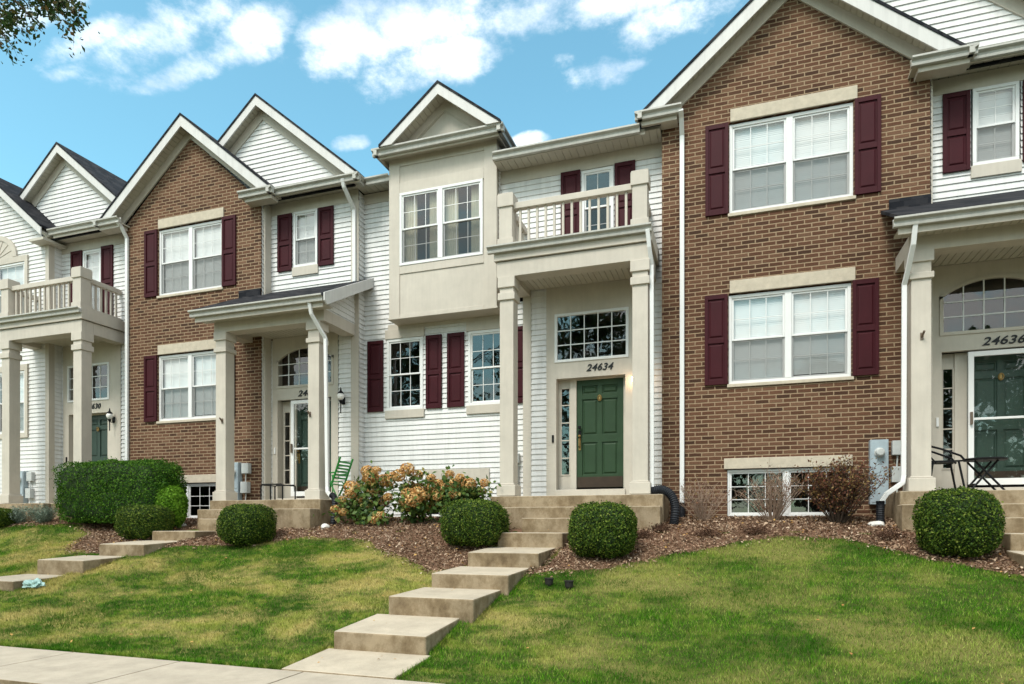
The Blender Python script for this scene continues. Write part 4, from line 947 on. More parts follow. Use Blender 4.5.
        wall_holes(H, X(-6.25), X(-4.25), 7.29, 7.38, Yb - .01, [], 'trim', 'gable_wall', apex=(X(-5.27), 8.22))
        xc, za = -5.27, 8.38
        rakes(H, X(xc), za, 1.26, .78, 11.22, Yb - .01, 15.4, board=.2, frieze=(.2, .36), zcut=7.36)
        b = MB()      # raised moulding in the pediment
        for s in (-1, 1):
            p0, p1 = (xc, 8.02), (xc + s * .66, 7.50); t = .018
            b.prism([(X(p0[0]), Yb - .03, p0[1]), (X(p1[0]), Yb - .03, p1[1]), (X(p1[0]), Yb - .03, p1[1] - t * 1.3), (X(p0[0]), Yb - .03, p0[1] - t * 1.3)], (0, .019, 0))
        b.build('pediment_moulding', 'soffit', H)
        shell(H, X(-7.32), X(-1.16), 12.02, 6.9); main_roof(H, X(-4.2), X(-1.15), 11.32, 6.84); main_roof(H, X(-6.5), X(-4.2), 12.05, 7.1); main_roof(H, X(-7.34), X(-6.5), 11.62, 6.99)
        stoop(H, [(X(-3.92), X(-1.03), 10.45, 11.76, .475), (X(-3.62), X(-1.04), 10.15, 10.46, .28), (X(-3.15), X(-2.1), 9.8, 10.16, .098)])
        # downspout on the right column, into the corrugated pipe
        downspout(H, [(X(-1.28), 10.56, 4.70), (X(-1.26), 10.62, 4.45), (X(-1.235), 10.74, 4.2), (X(-1.235), 10.80, .62), (X(-1.235), 10.76, .55)], .065, .05)
        downspout(H, [(X(-7.235), 11.42, 6.95), (X(-7.235), 11.5, 6.8), (X(-7.235), 11.74, 6.55), (X(-7.235), 11.74, 5.2)], .075, .055) if False else None
        b = MB().box(X(-4.06), X(-3.88), Yl - .12, Yl - .015, 1.18, 1.36).box(X(-4.04), X(-3.90), Yl - .10, Yl - .015, .78, 1.13).tube([(X(-3.97), Yl - .05, 1.2), (X(-3.97), Yl - .05, .1)], .014, 8)
        b.build('utility_box', 'meter2', H, bevel=.01)
    else:
        # broad gable wall in front on the left
        Yg = 11.45; xr = -3.345; xc = -5.20; x0 = -7.05
        uw = (-6.16, -4.13, 5.0, 6.50); lw = (-6.16, -4.13, 2.26, 3.80)
        hs = [(X(a), X(c), p, q) for a, c, p, q in (uw, lw)]
        siding(H, X(x0), X(xr), -.2, 6.95, Yg, hs)
        zap = 8.80; sl = .83
        siding(H, X(x0), X(xr), 6.95, zap - .3, Yg, clip=lambda z: (X(xc) - (zap - .40 - z) / sl, X(xc) + (zap - .40 - z) / sl), name='gable_siding')
        rakes(H, X(xc), zap, 1.98, sl, 11.15, Yg, 16.0, board=.2, frieze=(.22, .34), zcut=6.90)
        MB().box(X(xr - .10), X(xr + .02), Yg - .024, Yg, -.1, 6.86).box(X(xr + .001), X(xr + .02), Yg + .001, Yg + .12, -.1, 6.86).build('corner_board', 'trim', H, bevel=.003)
        siding_side(H, X(xr), Yg + .12, Ys, .44, 6.86)
        MB().box(X(xr - .28), X(xr + .2), 11.16, 11.75, 6.80, 6.86).build('eave_soffit', 'soffit', H)
        for nm, (a, c, p, q) in (('u', uw), ('l', lw)):
            window(H, X(a), X(c), p, q, Yg - .03, n=2, cols=3, rows=2, cover='blind', seed=50)
            MB().box(X(a - .1), X(a - .001), Yg - .05, Yg - .001, p - .12, q + .15).box(X(c + .001), X(c + .1), Yg - .05, Yg - .001, p - .12, q + .15).box(X(a), X(c), Yg - .049, Yg - .001, p - .12, p - .001).box(X(a), X(c), Yg - .049, Yg - .001, q + .001, q + .15).build('window_casing', 'trim', H, bevel=.004)
        # sunburst arch over the upper window
        xm = (uw[0] + uw[1]) / 2; b = MB(); zz = uw[3] + .152
        ra, rb = .62, .74
        for k in range(20):
            a0, a1 = math.pi * k / 20, math.pi * (k + 1) / 20
            for (r0, r1, dd) in ((.60, .74, .055), (.02, .60, .035)):
                b.prism([(X(xm) + r0 * math.cos(a0), Yg - dd, zz + r0 * math.sin(a0) * .8), (X(xm) + r1 * math.cos(a0), Yg - dd, zz + r1 * math.sin(a0) * .8), (X(xm) + r1 * math.cos(a1), Yg - dd, zz + r1 * math.sin(a1) * .8), (X(xm) + r0 * math.cos(a1), Yg - dd, zz + r0 * math.sin(a1) * .8)], (0, dd - .002, 0))
        for k in range(1, 8):
            a0 = math.pi * k / 8; b.prism([(X(xm) + .12 * math.cos(a0 - .06), Yg - .045, zz + .10 * math.sin(a0 - .06)), (X(xm) + .6 * math.cos(a0 - .03), Yg - .045, zz + .48 * math.sin(a0 - .03)), (X(xm) + .6 * math.cos(a0 + .03), Yg - .045, zz + .48 * math.sin(a0 + .03)), (X(xm) + .12 * math.cos(a0 + .06), Yg - .045, zz + .10 * math.sin(a0 + .06))], (0, .01, 0))
        b.build('sunburst_arch', 'trim', H)
        # siding gable over the porch bay
        xg, zg, sg = -3.20, 9.33, .835
        siding(H, X(xg - 2.3), X(xg + 2.3), 6.96, zg - .36, Ys, clip=lambda z: (X(xg) - (zg - .40 - z) / sg, X(xg) + (zg - .40 - z) / sg), name='gable_siding')
        rakes(H, X(xg), zg, 2.3, sg, 11.53, Ys, 16.6, board=.2, frieze=(.24, .44), zcut=6.99)
        shell(H, X(-7.05), X(-1.16), 12.02, 6.9); main_roof(H, X(-7.3), X(-1.15), 11.45, 6.95)
        stoop(H, [(X(-4.05), X(-1.03), 10.62, 11.76, .475), (X(-4.05), X(-2.15), 10.45, 10.621, .4751), (X(-3.9), X(-2.2), 10.15, 10.46, .28)])
        meter_set(H, X(-4.30), 1.30, Yg)
    return H, X

H36, X36 = house_brick(0, '24636', 'brick fronted townhouse at right, its gable cut by the photo top, number 24636', True, 'door_grey', 0)
shell(H36, -1.14, 5.09, 12.03, 6.92); main_roof(H36, -1.15, 5.12, 11.56, 6.95)
stoop(H36, [(2.24, 5.1, 10.45, 11.76, .465), (2.20, 5.08, 10.15, 10.46, .27), (3.24, 4.4, 9.8, 10.16, .085)])
meter_set(H36, 2.03, 1.31, 11.5)
downspout(H36, [(2.40, 10.33, 4.16), (2.39, 10.40, 3.9), (2.37, 10.6, 3.62), (2.35, 10.72, 3.45), (2.345, 10.74, .70), (2.33, 10.73, .60), (2.12, 10.70, .44), (2.05, 10.70, .32)], .065, .05)
flag_bracket(H36, 2.56, 2.68, 10.68)
U = -12.415
H32, X32 = house_brick(U, '24632', 'brick fronted townhouse left of centre with shingled portico over its door', True, 'door_grey', 1)
shell(H32, U - .93, U + 5.09, 12.03, 6.92); main_roof(H32, U - 1.15, U + 5.12, 11.56, 6.95)
stoop(H32, [(U + 2.49, U + 5.09, 10.45, 11.76, .475), (U + 2.47, U + 5.08, 10.15, 10.46, .29), (U + 2.84, U + 3.95, 9.8, 10.16, .105)])
meter_set(H32, U + 2.13, 1.33, 11.5)
downspout(H32, [(U + 4.93, 10.34, 4.16), (U + 4.93, 10.40, 3.95), (U + 5.0, 10.55, 3.72), (U + 5.06, 10.66, 3.55), (U + 5.06, 10.72, .72), (U + 5.08, 10.70, .62), (U + 5.2, 10.68, .5)], .065, .05)
downspout(H32, [(U + 5.0, 11.33, 6.93), (U + 5.0, 11.38, 6.80), (U + 5.02, 11.72, 6.50), (U + 5.02, 11.73, 5.02)])
flag_bracket(H32, U + 2.6, 2.1, 10.68); flag_bracket(H32, U + 4.7, 2.12, 10.68)
H34, X34 = house_siding(0, '24634', 'white sided townhouse with gabled box bay window and dark green door numbered 24634', 'bay', 'door_green')
H30, X30 = house_siding(U, '24630', 'white sided townhouse at the left edge with balcony porch and sunburst arch', 'gable', 'door_grey')

# ------------------------------------------------------------------ foliage
def clipped_bush(name, label, cat, cx, cy, w, d, h, m, nleaf, size, group=None, power=2.6, z0=None, core='hedge'):
    zb = float(gz(cx, cy)) + .01 if z0 is None else z0
    T = thing(name, label, cat, (cx, cy, zb), group); power = power
    p1, p2, p3 = [nrg.uniform(0, 6.28) for _ in range(3)]
    def surf(D, k=1.0):
        a = np.abs(D) ** power; rr = (a.sum(1)) ** (-1 / power)
        az_ = np.arctan2(D[:, 1], D[:, 0])
        wob = 1 + .03 * np.sin(3 * az_ + p1) + .03 * np.sin(5 * az_ + p2 + 4 * D[:, 2]) + .022 * np.sin(11 * az_ + 7 * D[:, 2] + p3) + .018 * np.sin(23 * az_ + p1) * np.sin(17 * D[:, 2] + p2)
        Q = D * (rr * wob * k)[:, None]
        return np.stack([cx + Q[:, 0] * w / 2, cy + Q[:, 1] * d / 2, zb + h * .5 + Q[:, 2] * h / 2], 1)
    # dark inner mass
    b = MB(); 
    nu, nv = 28, 14; V = []
    for i in range(nv + 1):
        for j in range(nu):
            th = math.pi * i / nv; ph = 2 * math.pi * j / nu; V.append((math.sin(th) * math.cos(ph), math.sin(th) * math.sin(ph), math.cos(th)))
    V = surf(np.array(V) + 1e-6, .90); Fc = []
    for i in range(nv):
        for j in range(nu): Fc.append((i * nu + j, i * nu + (j + 1) % nu, (i + 1) * nu + (j + 1) % nu, (i + 1) * nu + j))
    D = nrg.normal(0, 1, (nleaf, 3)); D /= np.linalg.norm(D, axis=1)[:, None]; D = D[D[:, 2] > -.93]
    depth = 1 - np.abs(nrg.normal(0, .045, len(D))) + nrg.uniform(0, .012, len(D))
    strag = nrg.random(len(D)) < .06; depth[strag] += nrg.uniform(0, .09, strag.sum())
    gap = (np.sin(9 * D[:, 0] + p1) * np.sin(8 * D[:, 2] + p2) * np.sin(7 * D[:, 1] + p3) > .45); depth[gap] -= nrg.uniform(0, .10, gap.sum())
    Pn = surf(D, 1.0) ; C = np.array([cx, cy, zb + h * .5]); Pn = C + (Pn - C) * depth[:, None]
    keep = Pn[:, 2] > zb - .0; Pn = Pn[keep]; Dk = D[keep]
    LV, LF = leaf_quads(Pn, Dk, size, .62, .75)
    np_mesh('foliage', LV, LF, m, T)
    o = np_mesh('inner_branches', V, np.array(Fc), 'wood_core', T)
    b = MB()
    for k in range(5): an = k * 1.3; b.tube([(cx + .05 * math.cos(an), cy + .05 * math.sin(an), zb - .05), (cx + .14 * math.cos(an), cy + .14 * math.sin(an), zb + h * .4)], .014, 6, .008)
    b.build('stem', 'wood_dark', T)
    return T
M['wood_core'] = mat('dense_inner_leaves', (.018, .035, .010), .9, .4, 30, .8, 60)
GB = 'round clipped boxwoods along the bed'
def px_bush(px0, px1, ptop, pbot, Y):
    xa, _ = at(px0, 0, Y); xb, _ = at(px1, 0, Y); _, zt = at((px0 + px1) / 2, ptop, Y); return (xa + xb) / 2, (xb - xa) * math.cos(math.atan((xa + xb) / 2 / Y)), zt
for (a, c, t, Yc, lab) in ((117, 174, 507, 9.5, 'round clipped boxwood in front of the tall hedge by the left walk'), (218.5, 276, 506.5, 9.4, 'round clipped boxwood in front of the second porch steps'),
                    (441, 509, 502.5, 9.45, 'round clipped boxwood left of the walk to the green door'), (569, 639, 505.5, 9.1, 'round clipped boxwood right of the walk to the green door'),
                    (914, 1004, 492, 9.35, 'largest boxwood, in front of the bistro set at right'), (-22, 19, 510, 9.9, 'boxwood cut by the left edge of the photo')):
    cx, w, zt = px_bush(a, c, t, 0, Yc); w *= .93; zb = float(gz(cx, Yc))
    clipped_bush('boxwood', lab, 'bush', cx, Yc, w, w * .95, zt - zb + .02, 'box', 16000, .029, GB, 3.1)
xa, _ = at(54, 0, 10.15); xb, _ = at(188, 0, 10.15); _, zt = at(122, 459, 10.15); cx = (xa + xb) / 2; w = (xb - xa) - .75 * 1.05
clipped_bush('hedge', 'tall broad clipped hedge between the first two porches', 'hedge', cx, 10.15, w + .04, .8, zt - .09, 'hedge', 40000, .036, None, 6.0, z0=.03)
cx, zc = at(169, 500, 10.0)
clipped_bush('shrub', 'small bright green shrub at the right end of the tall hedge', 'shrub', cx, 10.05, .56, .5, .80, 'bright', 6500, .05, None, 2.4, z0=-.06)

def twiggy(name, label, cat, cx, cy, h, w, nst, mt, leaves=0, lm=None, ls=.04, thick=.007, group=None, upbias=1.0):
    zb = float(gz(cx, cy)); T = thing(name, label, cat, (cx, cy, zb), group); b = MB(); tips = []
    for i in range(nst):
        an = rnd.uniform(0, 6.283); sp = rnd.uniform(.1, 1) * w / 2; hh = h * rnd.uniform(.6, 1.0) * (1 - .25 * sp / (w / 2))
        p0 = Vector((cx + .04 * math.cos(an), cy + .04 * math.sin(an), zb - .03)); p3 = Vector((cx + sp * math.cos(an), cy + sp * math.sin(an) * .8, zb + hh))
        mid = p0.lerp(p3, .5) + Vector((rnd.uniform(-.05, .05), rnd.uniform(-.05, .05), .06 * upbias))
        b.tube([p0, mid, p3], thick, 4, thick * .35)
        for q in range(6):
            t = rnd.uniform(.25, .98); s0 = mid.lerp(p3, (t - .5) * 2) if t > .5 else p0.lerp(mid, t * 2)
            dd = Vector((rnd.uniform(-1, 1), rnd.uniform(-1, 1), rnd.uniform(.4, 1.4))).normalized() * h * rnd.uniform(.12, .3)
            b.tube([s0, s0 + dd], thick * .5, 3, thick * .2); tips.append((s0, s0 + dd))
    b.build('stems', mt, T)
    if leaves:
        Pn = []; 
        for i in range(leaves):
            s0, s1 = tips[rnd.randrange(len(tips))]; p = s0.lerp(s1, rnd.uniform(-.1, 1.1)); Pn.append((p.x + rnd.gauss(0, .03), p.y + rnd.gauss(0, .03), p.z + rnd.gauss(0, .03)))
        Pn = np.array(Pn); LV, LF = leaf_quads(Pn, np.tile([[0, -.3, .6]], (len(Pn), 1)), ls, .5, 1.0); np_mesh('foliage', LV, LF, lm, T)
    return T
for (px, Y, h, w, ns, lab) in ((703, 11.0, .72, 1.2, 44, 'bare twiggy shrub by the white downspout'), (772, 10.9, .90, 1.35, 50, 'bare pale shrub in front of the basement window')):
    x, _ = at(px, 0, Y); twiggy('bare_shrub', lab, 'shrub', x, Y, h, w, ns, 'twig', 420, 'red_leaf', .032, .0068, group='bare shrubs in front of the brick wall')
x, _ = at(838, 0, 10.7); twiggy('red_leaved_shrub', 'tall reddish brown leafy shrub by the meter box', 'shrub', x, 10.7, 1.02, 1.45, 80, 'wood_dark', 5200, 'red_leaf', .045)
x, _ = at(812, 0, 10.9); 
x, _ = at(862, 0, 10.35)
for (px, Y, lab) in ((640, 9.85, 'flat dead plant clump beside the right boxwood'), (708, 9.9, 'flat dead plant clump below the first bare shrub'), (757, 10.0, 'flat dead plant clump below the second bare shrub'), (889, 9.9, 'flat dead plant clump left of the largest boxwood'), (660, 10.15, 'flat dead plant clump near the black drain pipe')):
    x, _ = at(px, 0, Y); twiggy('dead_plant', lab, 'plant', x, Y, .13, .45, 60, 'dead', 500, 'dead', .03, .004, 'dead clumps in the mulch', 0)
for (px, Y, lab) in ((22, 10.15, 'grey green sage plant beside the leftmost boxwood'), (44, 10.1, 'grey green sage plant nearest the tall hedge')):
    x, _ = at(px, 0, Y); twiggy('sage_plant', lab, 'plant', x, Y, .42, .75, 60, 'sage', 1700, 'sage', .035, .004, 'sage plants left of the hedge', 0)

# hydrangeas
def hydrangea(label, cx, cy, w, h, heads, nl):
    zb = float(gz(cx, cy)); T = thing('hydrangea', label, 'hydrangea', (cx, cy, zb), 'hydrangeas with dried flower heads')
    b = MB(); tips = []
    for (hx, hz, hr) in heads:
        hy = cy + rnd.uniform(-.42, .02) * 1.0
        p0 = Vector((cx + rnd.uniform(-.12, .12), cy + rnd.uniform(-.05, .1), zb - .02)); p1 = Vector((hx, hy, hz)); mid = p0.lerp(p1, .55) + Vector((0, 0, .12)); b.tube([p0, mid, p1], .009, 5, .005); tips.append((p0, mid, p1))
    b.build('stems', 'wood_dark', T)
    Pn = []
    for i in range(nl):
        p0, mid, p1 = tips[rnd.randrange(len(tips))]; t = rnd.uniform(.25, 1); p = p0.lerp(mid, t * 2) if t < .5 else mid.lerp(p1, t * 2 - 1)
        Pn.append((p.x + rnd.gauss(0, .14), p.y + rnd.gauss(0, .12), max(zb + .03, p.z + rnd.gauss(-.03, .08))))
    LV, LF = leaf_quads(np.array(Pn), np.tile([[0, -.5, .5]], (len(Pn), 1)), .10, .62, .7); np_mesh('foliage', LV, LF, 'hyd_leaf', T)
    for (p0, mid, p1), (_, _, hr) in zip(tips, heads):
        k = 260; D = nrg.normal(0, 1, (k, 3)); D /= np.linalg.norm(D, axis=1)[:, None]
        Pp = np.array(p1) + D * (hr * (1 - np.abs(nrg.normal(0, .08, k))))[:, None] * np.array([1.05, 1, .85])
        LV, LF = leaf_quads(Pp, D, hr * .34, .9, .35); np_mesh('flower_head', LV, LF, 'petal', T)
def heads_px(L, Y):
    return [(*at(x, y, Y), r * Y / F_ * 1.3) for (x, y, r) in L]
hydrangea('hydrangea with orange brown heads left, beside the second porch', at(362, 0, 10.7)[0], 10.75, 1.2, .9,
          heads_px([(360, 470, 6), (350, 487, 7), (372, 478, 7), (384, 480, 7), (381, 471, 4), (387, 476, 5), (370, 491, 6), (379, 501, 5), (341, 500, 4), (358, 499, 4), (345, 512, 4), (378, 520, 4), (337, 509, 4), (366, 507, 3), (352, 494, 5), (391, 497, 4), (385, 515, 4)], 10.5), 1100)
hydrangea('hydrangea with pale gold heads, in front of the white siding', at(417, 0, 10.7)[0], 10.75, 1.3, 1.0,
          heads_px([(408, 469, 6), (402, 476, 6), (413, 474, 5), (405, 485, 5), (414, 488, 6), (420, 493, 6), (409, 494, 6), (417, 500, 7), (425, 496, 5), (424, 505, 6), (431, 487, 6), (434, 492, 5), (414, 505, 4), (405, 502, 5), (409, 507, 4), (430, 478, 4), (396, 505, 4)], 10.5), 1100)
hydrangea('hydrangea with sparse rust heads, behind the left boxwood', at(458, 0, 10.7)[0], 10.85, 1.3, .9,
          heads_px([(453, 484, 6), (470, 484, 6), (485, 483, 4), (444, 488, 4), (438, 484, 5), (462, 478, 4), (448, 474, 4), (476, 490, 4), (457, 495, 4), (441, 497, 4)], 10.6), 1200)

# ------------------------------------------------------------------ overhanging tree at the left
def tree(label, tx, ty, tz, h, branches, leafn, lsz, crown, name='shade_tree', group=None, lm='tree_leaf'):
    T = thing(name, label, 'tree', (tx, ty, tz), group); b = MB()
    b.tube([(tx, ty, tz - .2), (tx + .05, ty, tz + h * .3), (tx - .05, ty + .05, tz + h * .65), (tx + .02, ty, tz + h)], h * .028, 10, h * .008)
    segs = []
    for (p0, p1, r0, *bare) in branches:
        p0, p1 = Vector(p0), Vector(p1); mid = p0.lerp(p1, .5) + Vector((0, 0, (p1 - p0).length * .10)); b.tube([p0, mid, p1], r0, 6, r0 * .3)
        if bare: continue
        segs += [(p0.lerp(mid, .5), mid), (mid, p1)]
        for q in range(9):
            t = rnd.uniform(.3, 1); s0 = mid.lerp(p1, max(0, t * 2 - 1)) if t > .5 else p0.lerp(mid, t * 2); L = (p1 - p0).length * rnd.uniform(.12, .3)
            dd = ((p1 - p0).normalized() * .5 + Vector((rnd.uniform(-1, 1), rnd.uniform(-1, 1), rnd.uniform(-1, .4)))).normalized() * L
            b.tube([s0, s0 + dd * .6 + Vector((0, 0, .02)), s0 + dd + Vector((0, 0, -.1 * L))], r0 * .22, 4, r0 * .06); segs.append((s0, s0 + dd)); segs.append((s0 + dd * .5, s0 + dd))
    b.build('trunk', 'wood_dark', T)
    Pn = []
    for i in range(leafn):
        s0, s1 = segs[rnd.randrange(len(segs))]; p = s0.lerp(s1, rnd.uniform(.1, 1.1)); g = crown; Pn.append((p.x + rnd.gauss(0, g), p.y + rnd.gauss(0, g), p.z + rnd.gauss(0, g)))
    LV, LF = leaf_quads(np.array(Pn), np.tile([[0, 0, -.4]], (len(Pn), 1)), lsz, .55, 1.0); np_mesh('crown', LV, LF, lm, T)
    return T
# near tree: stands in the verge left of the frame, one limb reaches into the picture's top left corner
def P3(px, py, Y): x, z = at(px, py, Y); return (x, Y, z)
tx, ty = -11.6, 3.9; tb = -1.45
br = [((tx, ty, 2.4), P3(-20, -20, 4.6), .05, 1), ((tx, ty, 2.9), P3(20, -26, 4.7), .045, 1), ((tx, ty, 2.6), P3(-32, 8, 4.6), .04, 1),
      (P3(18, -26, 4.7), P3(74, 6, 4.75), .014), (P3(-20, -20, 4.6), P3(36, 22, 4.7), .014), (P3(-32, 8, 4.6), P3(12, 46, 4.6), .012), (P3(0, -22, 4.6), P3(84, 20, 4.8), .011), (P3(-24, -4, 4.6), P3(20, 30, 4.7), .011), (P3(8, -24, 4.65), P3(56, 10, 4.75), .011)]
for k in range(12):
    an = k * 2.4; L = rnd.uniform(1.6, 3.2); z = 1.6 + k * .35
    if math.cos(an) > .25: continue
    br.append(((tx, ty, z), (tx + L * math.cos(an), ty + L * math.sin(an) * .8, z + rnd.uniform(.3, 1.6)), .06))
tree('leafy tree whose branch tips hang into the top left corner', tx, ty, tb, 7.2, br, 2900, .055, .05)

# trees across the street, seen only as reflections in the panes
for i, (x, y, h) in enumerate(((-30, -17, 10), (-20, -16, 14), (-8, -17, 15), (-1, -15, 9), (5, -18, 11), (12.5, -14.5, 11), (26, -19, 11))):
    br2 = []
    for k in range(22):
        an = k * 2.399 + i; z = -1.6 + h * (.28 + .68 * k / 22); L = h * .36 * math.sin(math.pi * (.18 + .78 * k / 22)) * rnd.uniform(.8, 1.15)
        br2.append(((x, y, z), (x + L * math.cos(an), y + L * math.sin(an), z + L * .35), h * .008))
    tree('street tree across the road, number %s from the left, seen in window reflections' % ('one', 'two', 'three', 'four', 'five', 'six', 'seven')[i], x, y, -1.62, h, br2, 7000, .34, .34, 'street_tree', 'trees across the road')

# ------------------------------------------------------------------ small things
def tube_thing(name, label, cat, paths, r, m, loc, group=None, sides=8):
    b = MB()
    for p in paths: b.tube(p, r, sides)
    o = b.build(name, m); recenter(o, loc); return tag(o, label, cat, group)
# corrugated drain pipes
def drain(label, path, r=.062):
    # dense resample for the ribs
    P_ = [Vector(p) for p in path]; out_ = []
    for i in range(len(P_) - 1):
        a = P_[max(i - 1, 0)]; b0 = P_[i]; c = P_[i + 1]; d = P_[min(i + 2, len(P_) - 1)]
        for k in range(12):
            t = k / 12; out_.append(.5 * ((2 * b0) + (-a + c) * t + (2 * a - 5 * b0 + 4 * c - d) * t * t + (-a + 3 * b0 - 3 * c + d) * t ** 3))
    out_.append(P_[-1]); b = MB().tube(out_, r, 14, ripple=lambda i: 1.0 if i % 2 else .86)
    o = b.build('drain_pipe', 'plastic', smooth=False); recenter(o, path[-1]); return tag(o, label, 'drain pipe', 'black corrugated drain pipes')
drain('black corrugated drain pipe arching off the porch beside the green door', [(-1.24, 10.78, .54), (-1.08, 10.76, .56), (-.93, 10.72, .47), (-.86, 10.68, .28), (-.87, 10.62, .05), (-.9, 10.58, -.06)], .075)
drain('short black drain pipe under the second porch downspout', [(U + 5.17, 10.69, .56), (U + 5.25, 10.67, .50), (U + 5.27, 10.65, .3), (U + 5.27, 10.6, .02), (U + 5.27, 10.58, -.04)], .06)
drain('short black drain pipe under the bent downspout near the bistro chair', [(2.04, 10.70, .34), (2.04, 10.70, .28), (2.04, 10.70, .12), (2.04, 10.68, -.02)], .06)
drain('black drain pipe at the foot of the white wall downspout', [(-.81, 11.44, .36), (-.81, 11.42, .28), (-.80, 11.38, .14), (-.78, 11.3, .03)], .055)
def rock(label, x, y, s):
    z = float(gz(x, y)); bm = bmesh.new(); bmesh.ops.create_icosphere(bm, subdivisions=3, radius=1); sd_ = rnd.random() * 9
    for v in bm.verts:
        f = 1 + .16 * math.sin(3 * v.co.x + sd_) + .12 * math.sin(5 * v.co.y + 2 * v.co.z + sd_); v.co = Vector((v.co.x * s * 1.2 * f, v.co.y * s * f, v.co.z * s * .7 * f))
    me = bpy.data.meshes.new('rock'); bm.to_mesh(me); bm.free(); me.materials.append(M['rock']); o = bpy.data.objects.new('rock', me); COL.objects.link(o); o.location = (x, y, z + s * .4)
    return tag(o, label, 'rock', 'white rocks in the bed')
rock('white rock by the bright shrub and left walk', at(183, 0, 10.4)[0], 10.35, .10); rock('white rock under the second porch drain pipe', at(327, 0, 10.35)[0], 10.3, .085)
rock('white rock below the meter box and red leaved shrub', at(877, 0, 10.5)[0], 10.55, .08)
# crumpled bag on the left walk
bm = bmesh.new(); bmesh.ops.create_icosphere(bm, subdivisions=4, radius=1)
for v in bm.verts:
    c = v.co.copy(); f = 1 + .22 * math.sin(6 * c.x + 3 * c.y) + .16 * math.sin(9 * c.y - 7 * c.z) + .1 * math.sin(17 * c.x + 13 * c.z); v.co = Vector((c.x * .16 * f, c.y * .10 * f, max(-.04, c.z * .07 * f)))
me = bpy.data.meshes.new('plastic_bag'); bm.to_mesh(me); bm.free(); me.materials.append(M['bag']); o = bpy.data.objects.new('plastic_bag', me); COL.objects.link(o)
bxx, bzz = at(31, 590, 6.85); o.location = (bxx, 6.9, float(gz(bxx, 6.9)) + .05); tag(o, 'crumpled pale turquoise plastic bag at the foot of the left walk', 'plastic bag')
# garden lights / cups in the grass
for (px, Y, lab) in ((549, 7.95, 'left of two small black cups in the grass edge'), (569, 7.9, 'right of two small black cups in the grass edge')):
    x, _ = at(px, 0, Y); z = float(gz(x, Y)); b = MB(); b.lathe((x, Y, z), [(.03, -.01), (.05, .03), (.055, .09), (.062, .095), (.062, .105), (.048, .105), (.042, .06), (.0, .05)], 16)
    o = b.build('garden_cup', 'pot'); recenter(o, (x, Y, z)); tag(o, lab, 'cup', 'black cups in the grass')
# bistro chair and table
zf = .466
T = thing('bistro_chair', 'black metal folding bistro chair on the right porch', 'chair', (2.93, 11.15, zf))
cx, cy = 2.93, 11.15
def rod(P_, r=.015): return MB().tube(P_, r, 6)
b = MB(); 
for k in range(7): b.box(cx - .17 + .05 * k, cx - .135 + .05 * k, cy - .19, cy + .19, zf + .44, zf + .455)
b.box(cx - .19, cx + .20, cy - .2, cy - .18, zf + .435, zf + .46).box(cx - .19, cx + .2, cy + .18, cy + .2, zf + .435, zf + .46); b.build('seat', 'black', T)
bk = MB()
for s in (-1, 1): bk.tube([(cx + .0 - .12, cy + s * .19, zf + .42), (cx - .26, cy + s * .19, zf + .60), (cx - .30, cy + s * .19, zf + .74)], .012, 6)
for k in range(3): bk.box(cx - .31 + .015 * k, cx - .28 + .015 * k, cy - .19, cy + .19, zf + .69 - .07 * k, zf + .74 - .07 * k)
for k in range(8): bk.tube([(cx - .29, cy - .16 + .045 * k, zf + .72), (cx - .26, cy - .16 + .045 * k, zf + .58)], .009, 5)
bk.build('backrest', 'black', T)
arm = MB()
for s in (-1, 1): arm.tube([(cx - .29, cy + s * .21, zf + .70), (cx - .05, cy + s * .21, zf + .62), (cx + .18, cy + s * .21, zf + .52), (cx + .24, cy + s * .21, zf + .44)], .016, 6)
arm.build('armrest', 'black', T)
for sx, ex in ((-.16, -.22), (.16, .24)):
    for s in (-1, 1): rod([(cx + sx, cy + s * .19, zf + .445), (cx + ex, cy + s * .2, zf)]).build('leg', 'black', T)
T = thing('bistro_table', 'small round black folding table beside the bistro chair', 'table', (3.42, 11.0, zf)); tx_, ty_ = 3.42, 11.0
MB().lathe((tx_, ty_, zf), [(0, .445), (.26, .445), (.27, .455), (.27, .468), (.26, .475), (0, .475)], 28).build('table_top', 'black', T)
for s in (-1, 1):
    rod([(tx_ - .17, ty_ + s * .15, zf + .44), (tx_ + .20, ty_ + s * .15, zf)]).build('leg', 'black', T); rod([(tx_ + .12, ty_ + s * .13, zf + .44), (tx_ - .22, ty_ + s * .13, zf)]).build('leg', 'black', T)
rod([(tx_ - .16, ty_ - .13, zf + .1), (tx_ - .16, ty_ + .13, zf + .1)]).tube([(tx_ + .15, ty_ - .15, zf + .08), (tx_ + .15, ty_ + .15, zf + .08)], .009, 6).build('brace', 'black', T)
# low black rack on the second porch
z0 = .476; a, _ = at(261, 0, 10.9); c, _ = at(282.5, 0, 10.9)
b = MB(); b.tube([(a, 10.9, z0), (a, 10.9, z0 + .30), (a + .03, 10.9, z0 + .33), (c - .03, 10.9, z0 + .33), (c, 10.9, z0 + .30), (c, 10.9, z0)], .014, 8)
b.tube([(a + .02, 11.3, z0), (a + .02, 11.3, z0 + .30), (a + .05, 11.3, z0 + .33), (c - .03, 11.3, z0 + .33), (c, 11.3, z0 + .30), (c, 11.3, z0)], .014, 8); b.tube([(a, 10.9, z0 + .32), (a + .02, 11.3, z0 + .32)], .012, 8).tube([(c, 10.9, z0 + .31), (c, 11.3, z0 + .31)], .012, 8)
b.tube([((a + c) / 2 - .03, 10.9, z0), ((a + c) / 2 - .03, 10.9, z0 + .33)], .014, 8)
o = b.build('metal_stand', 'black'); recenter(o, ((a + c) / 2, 11.1, z0)); tag(o, 'low black tube stand on the second porch by the meter box', 'stand')
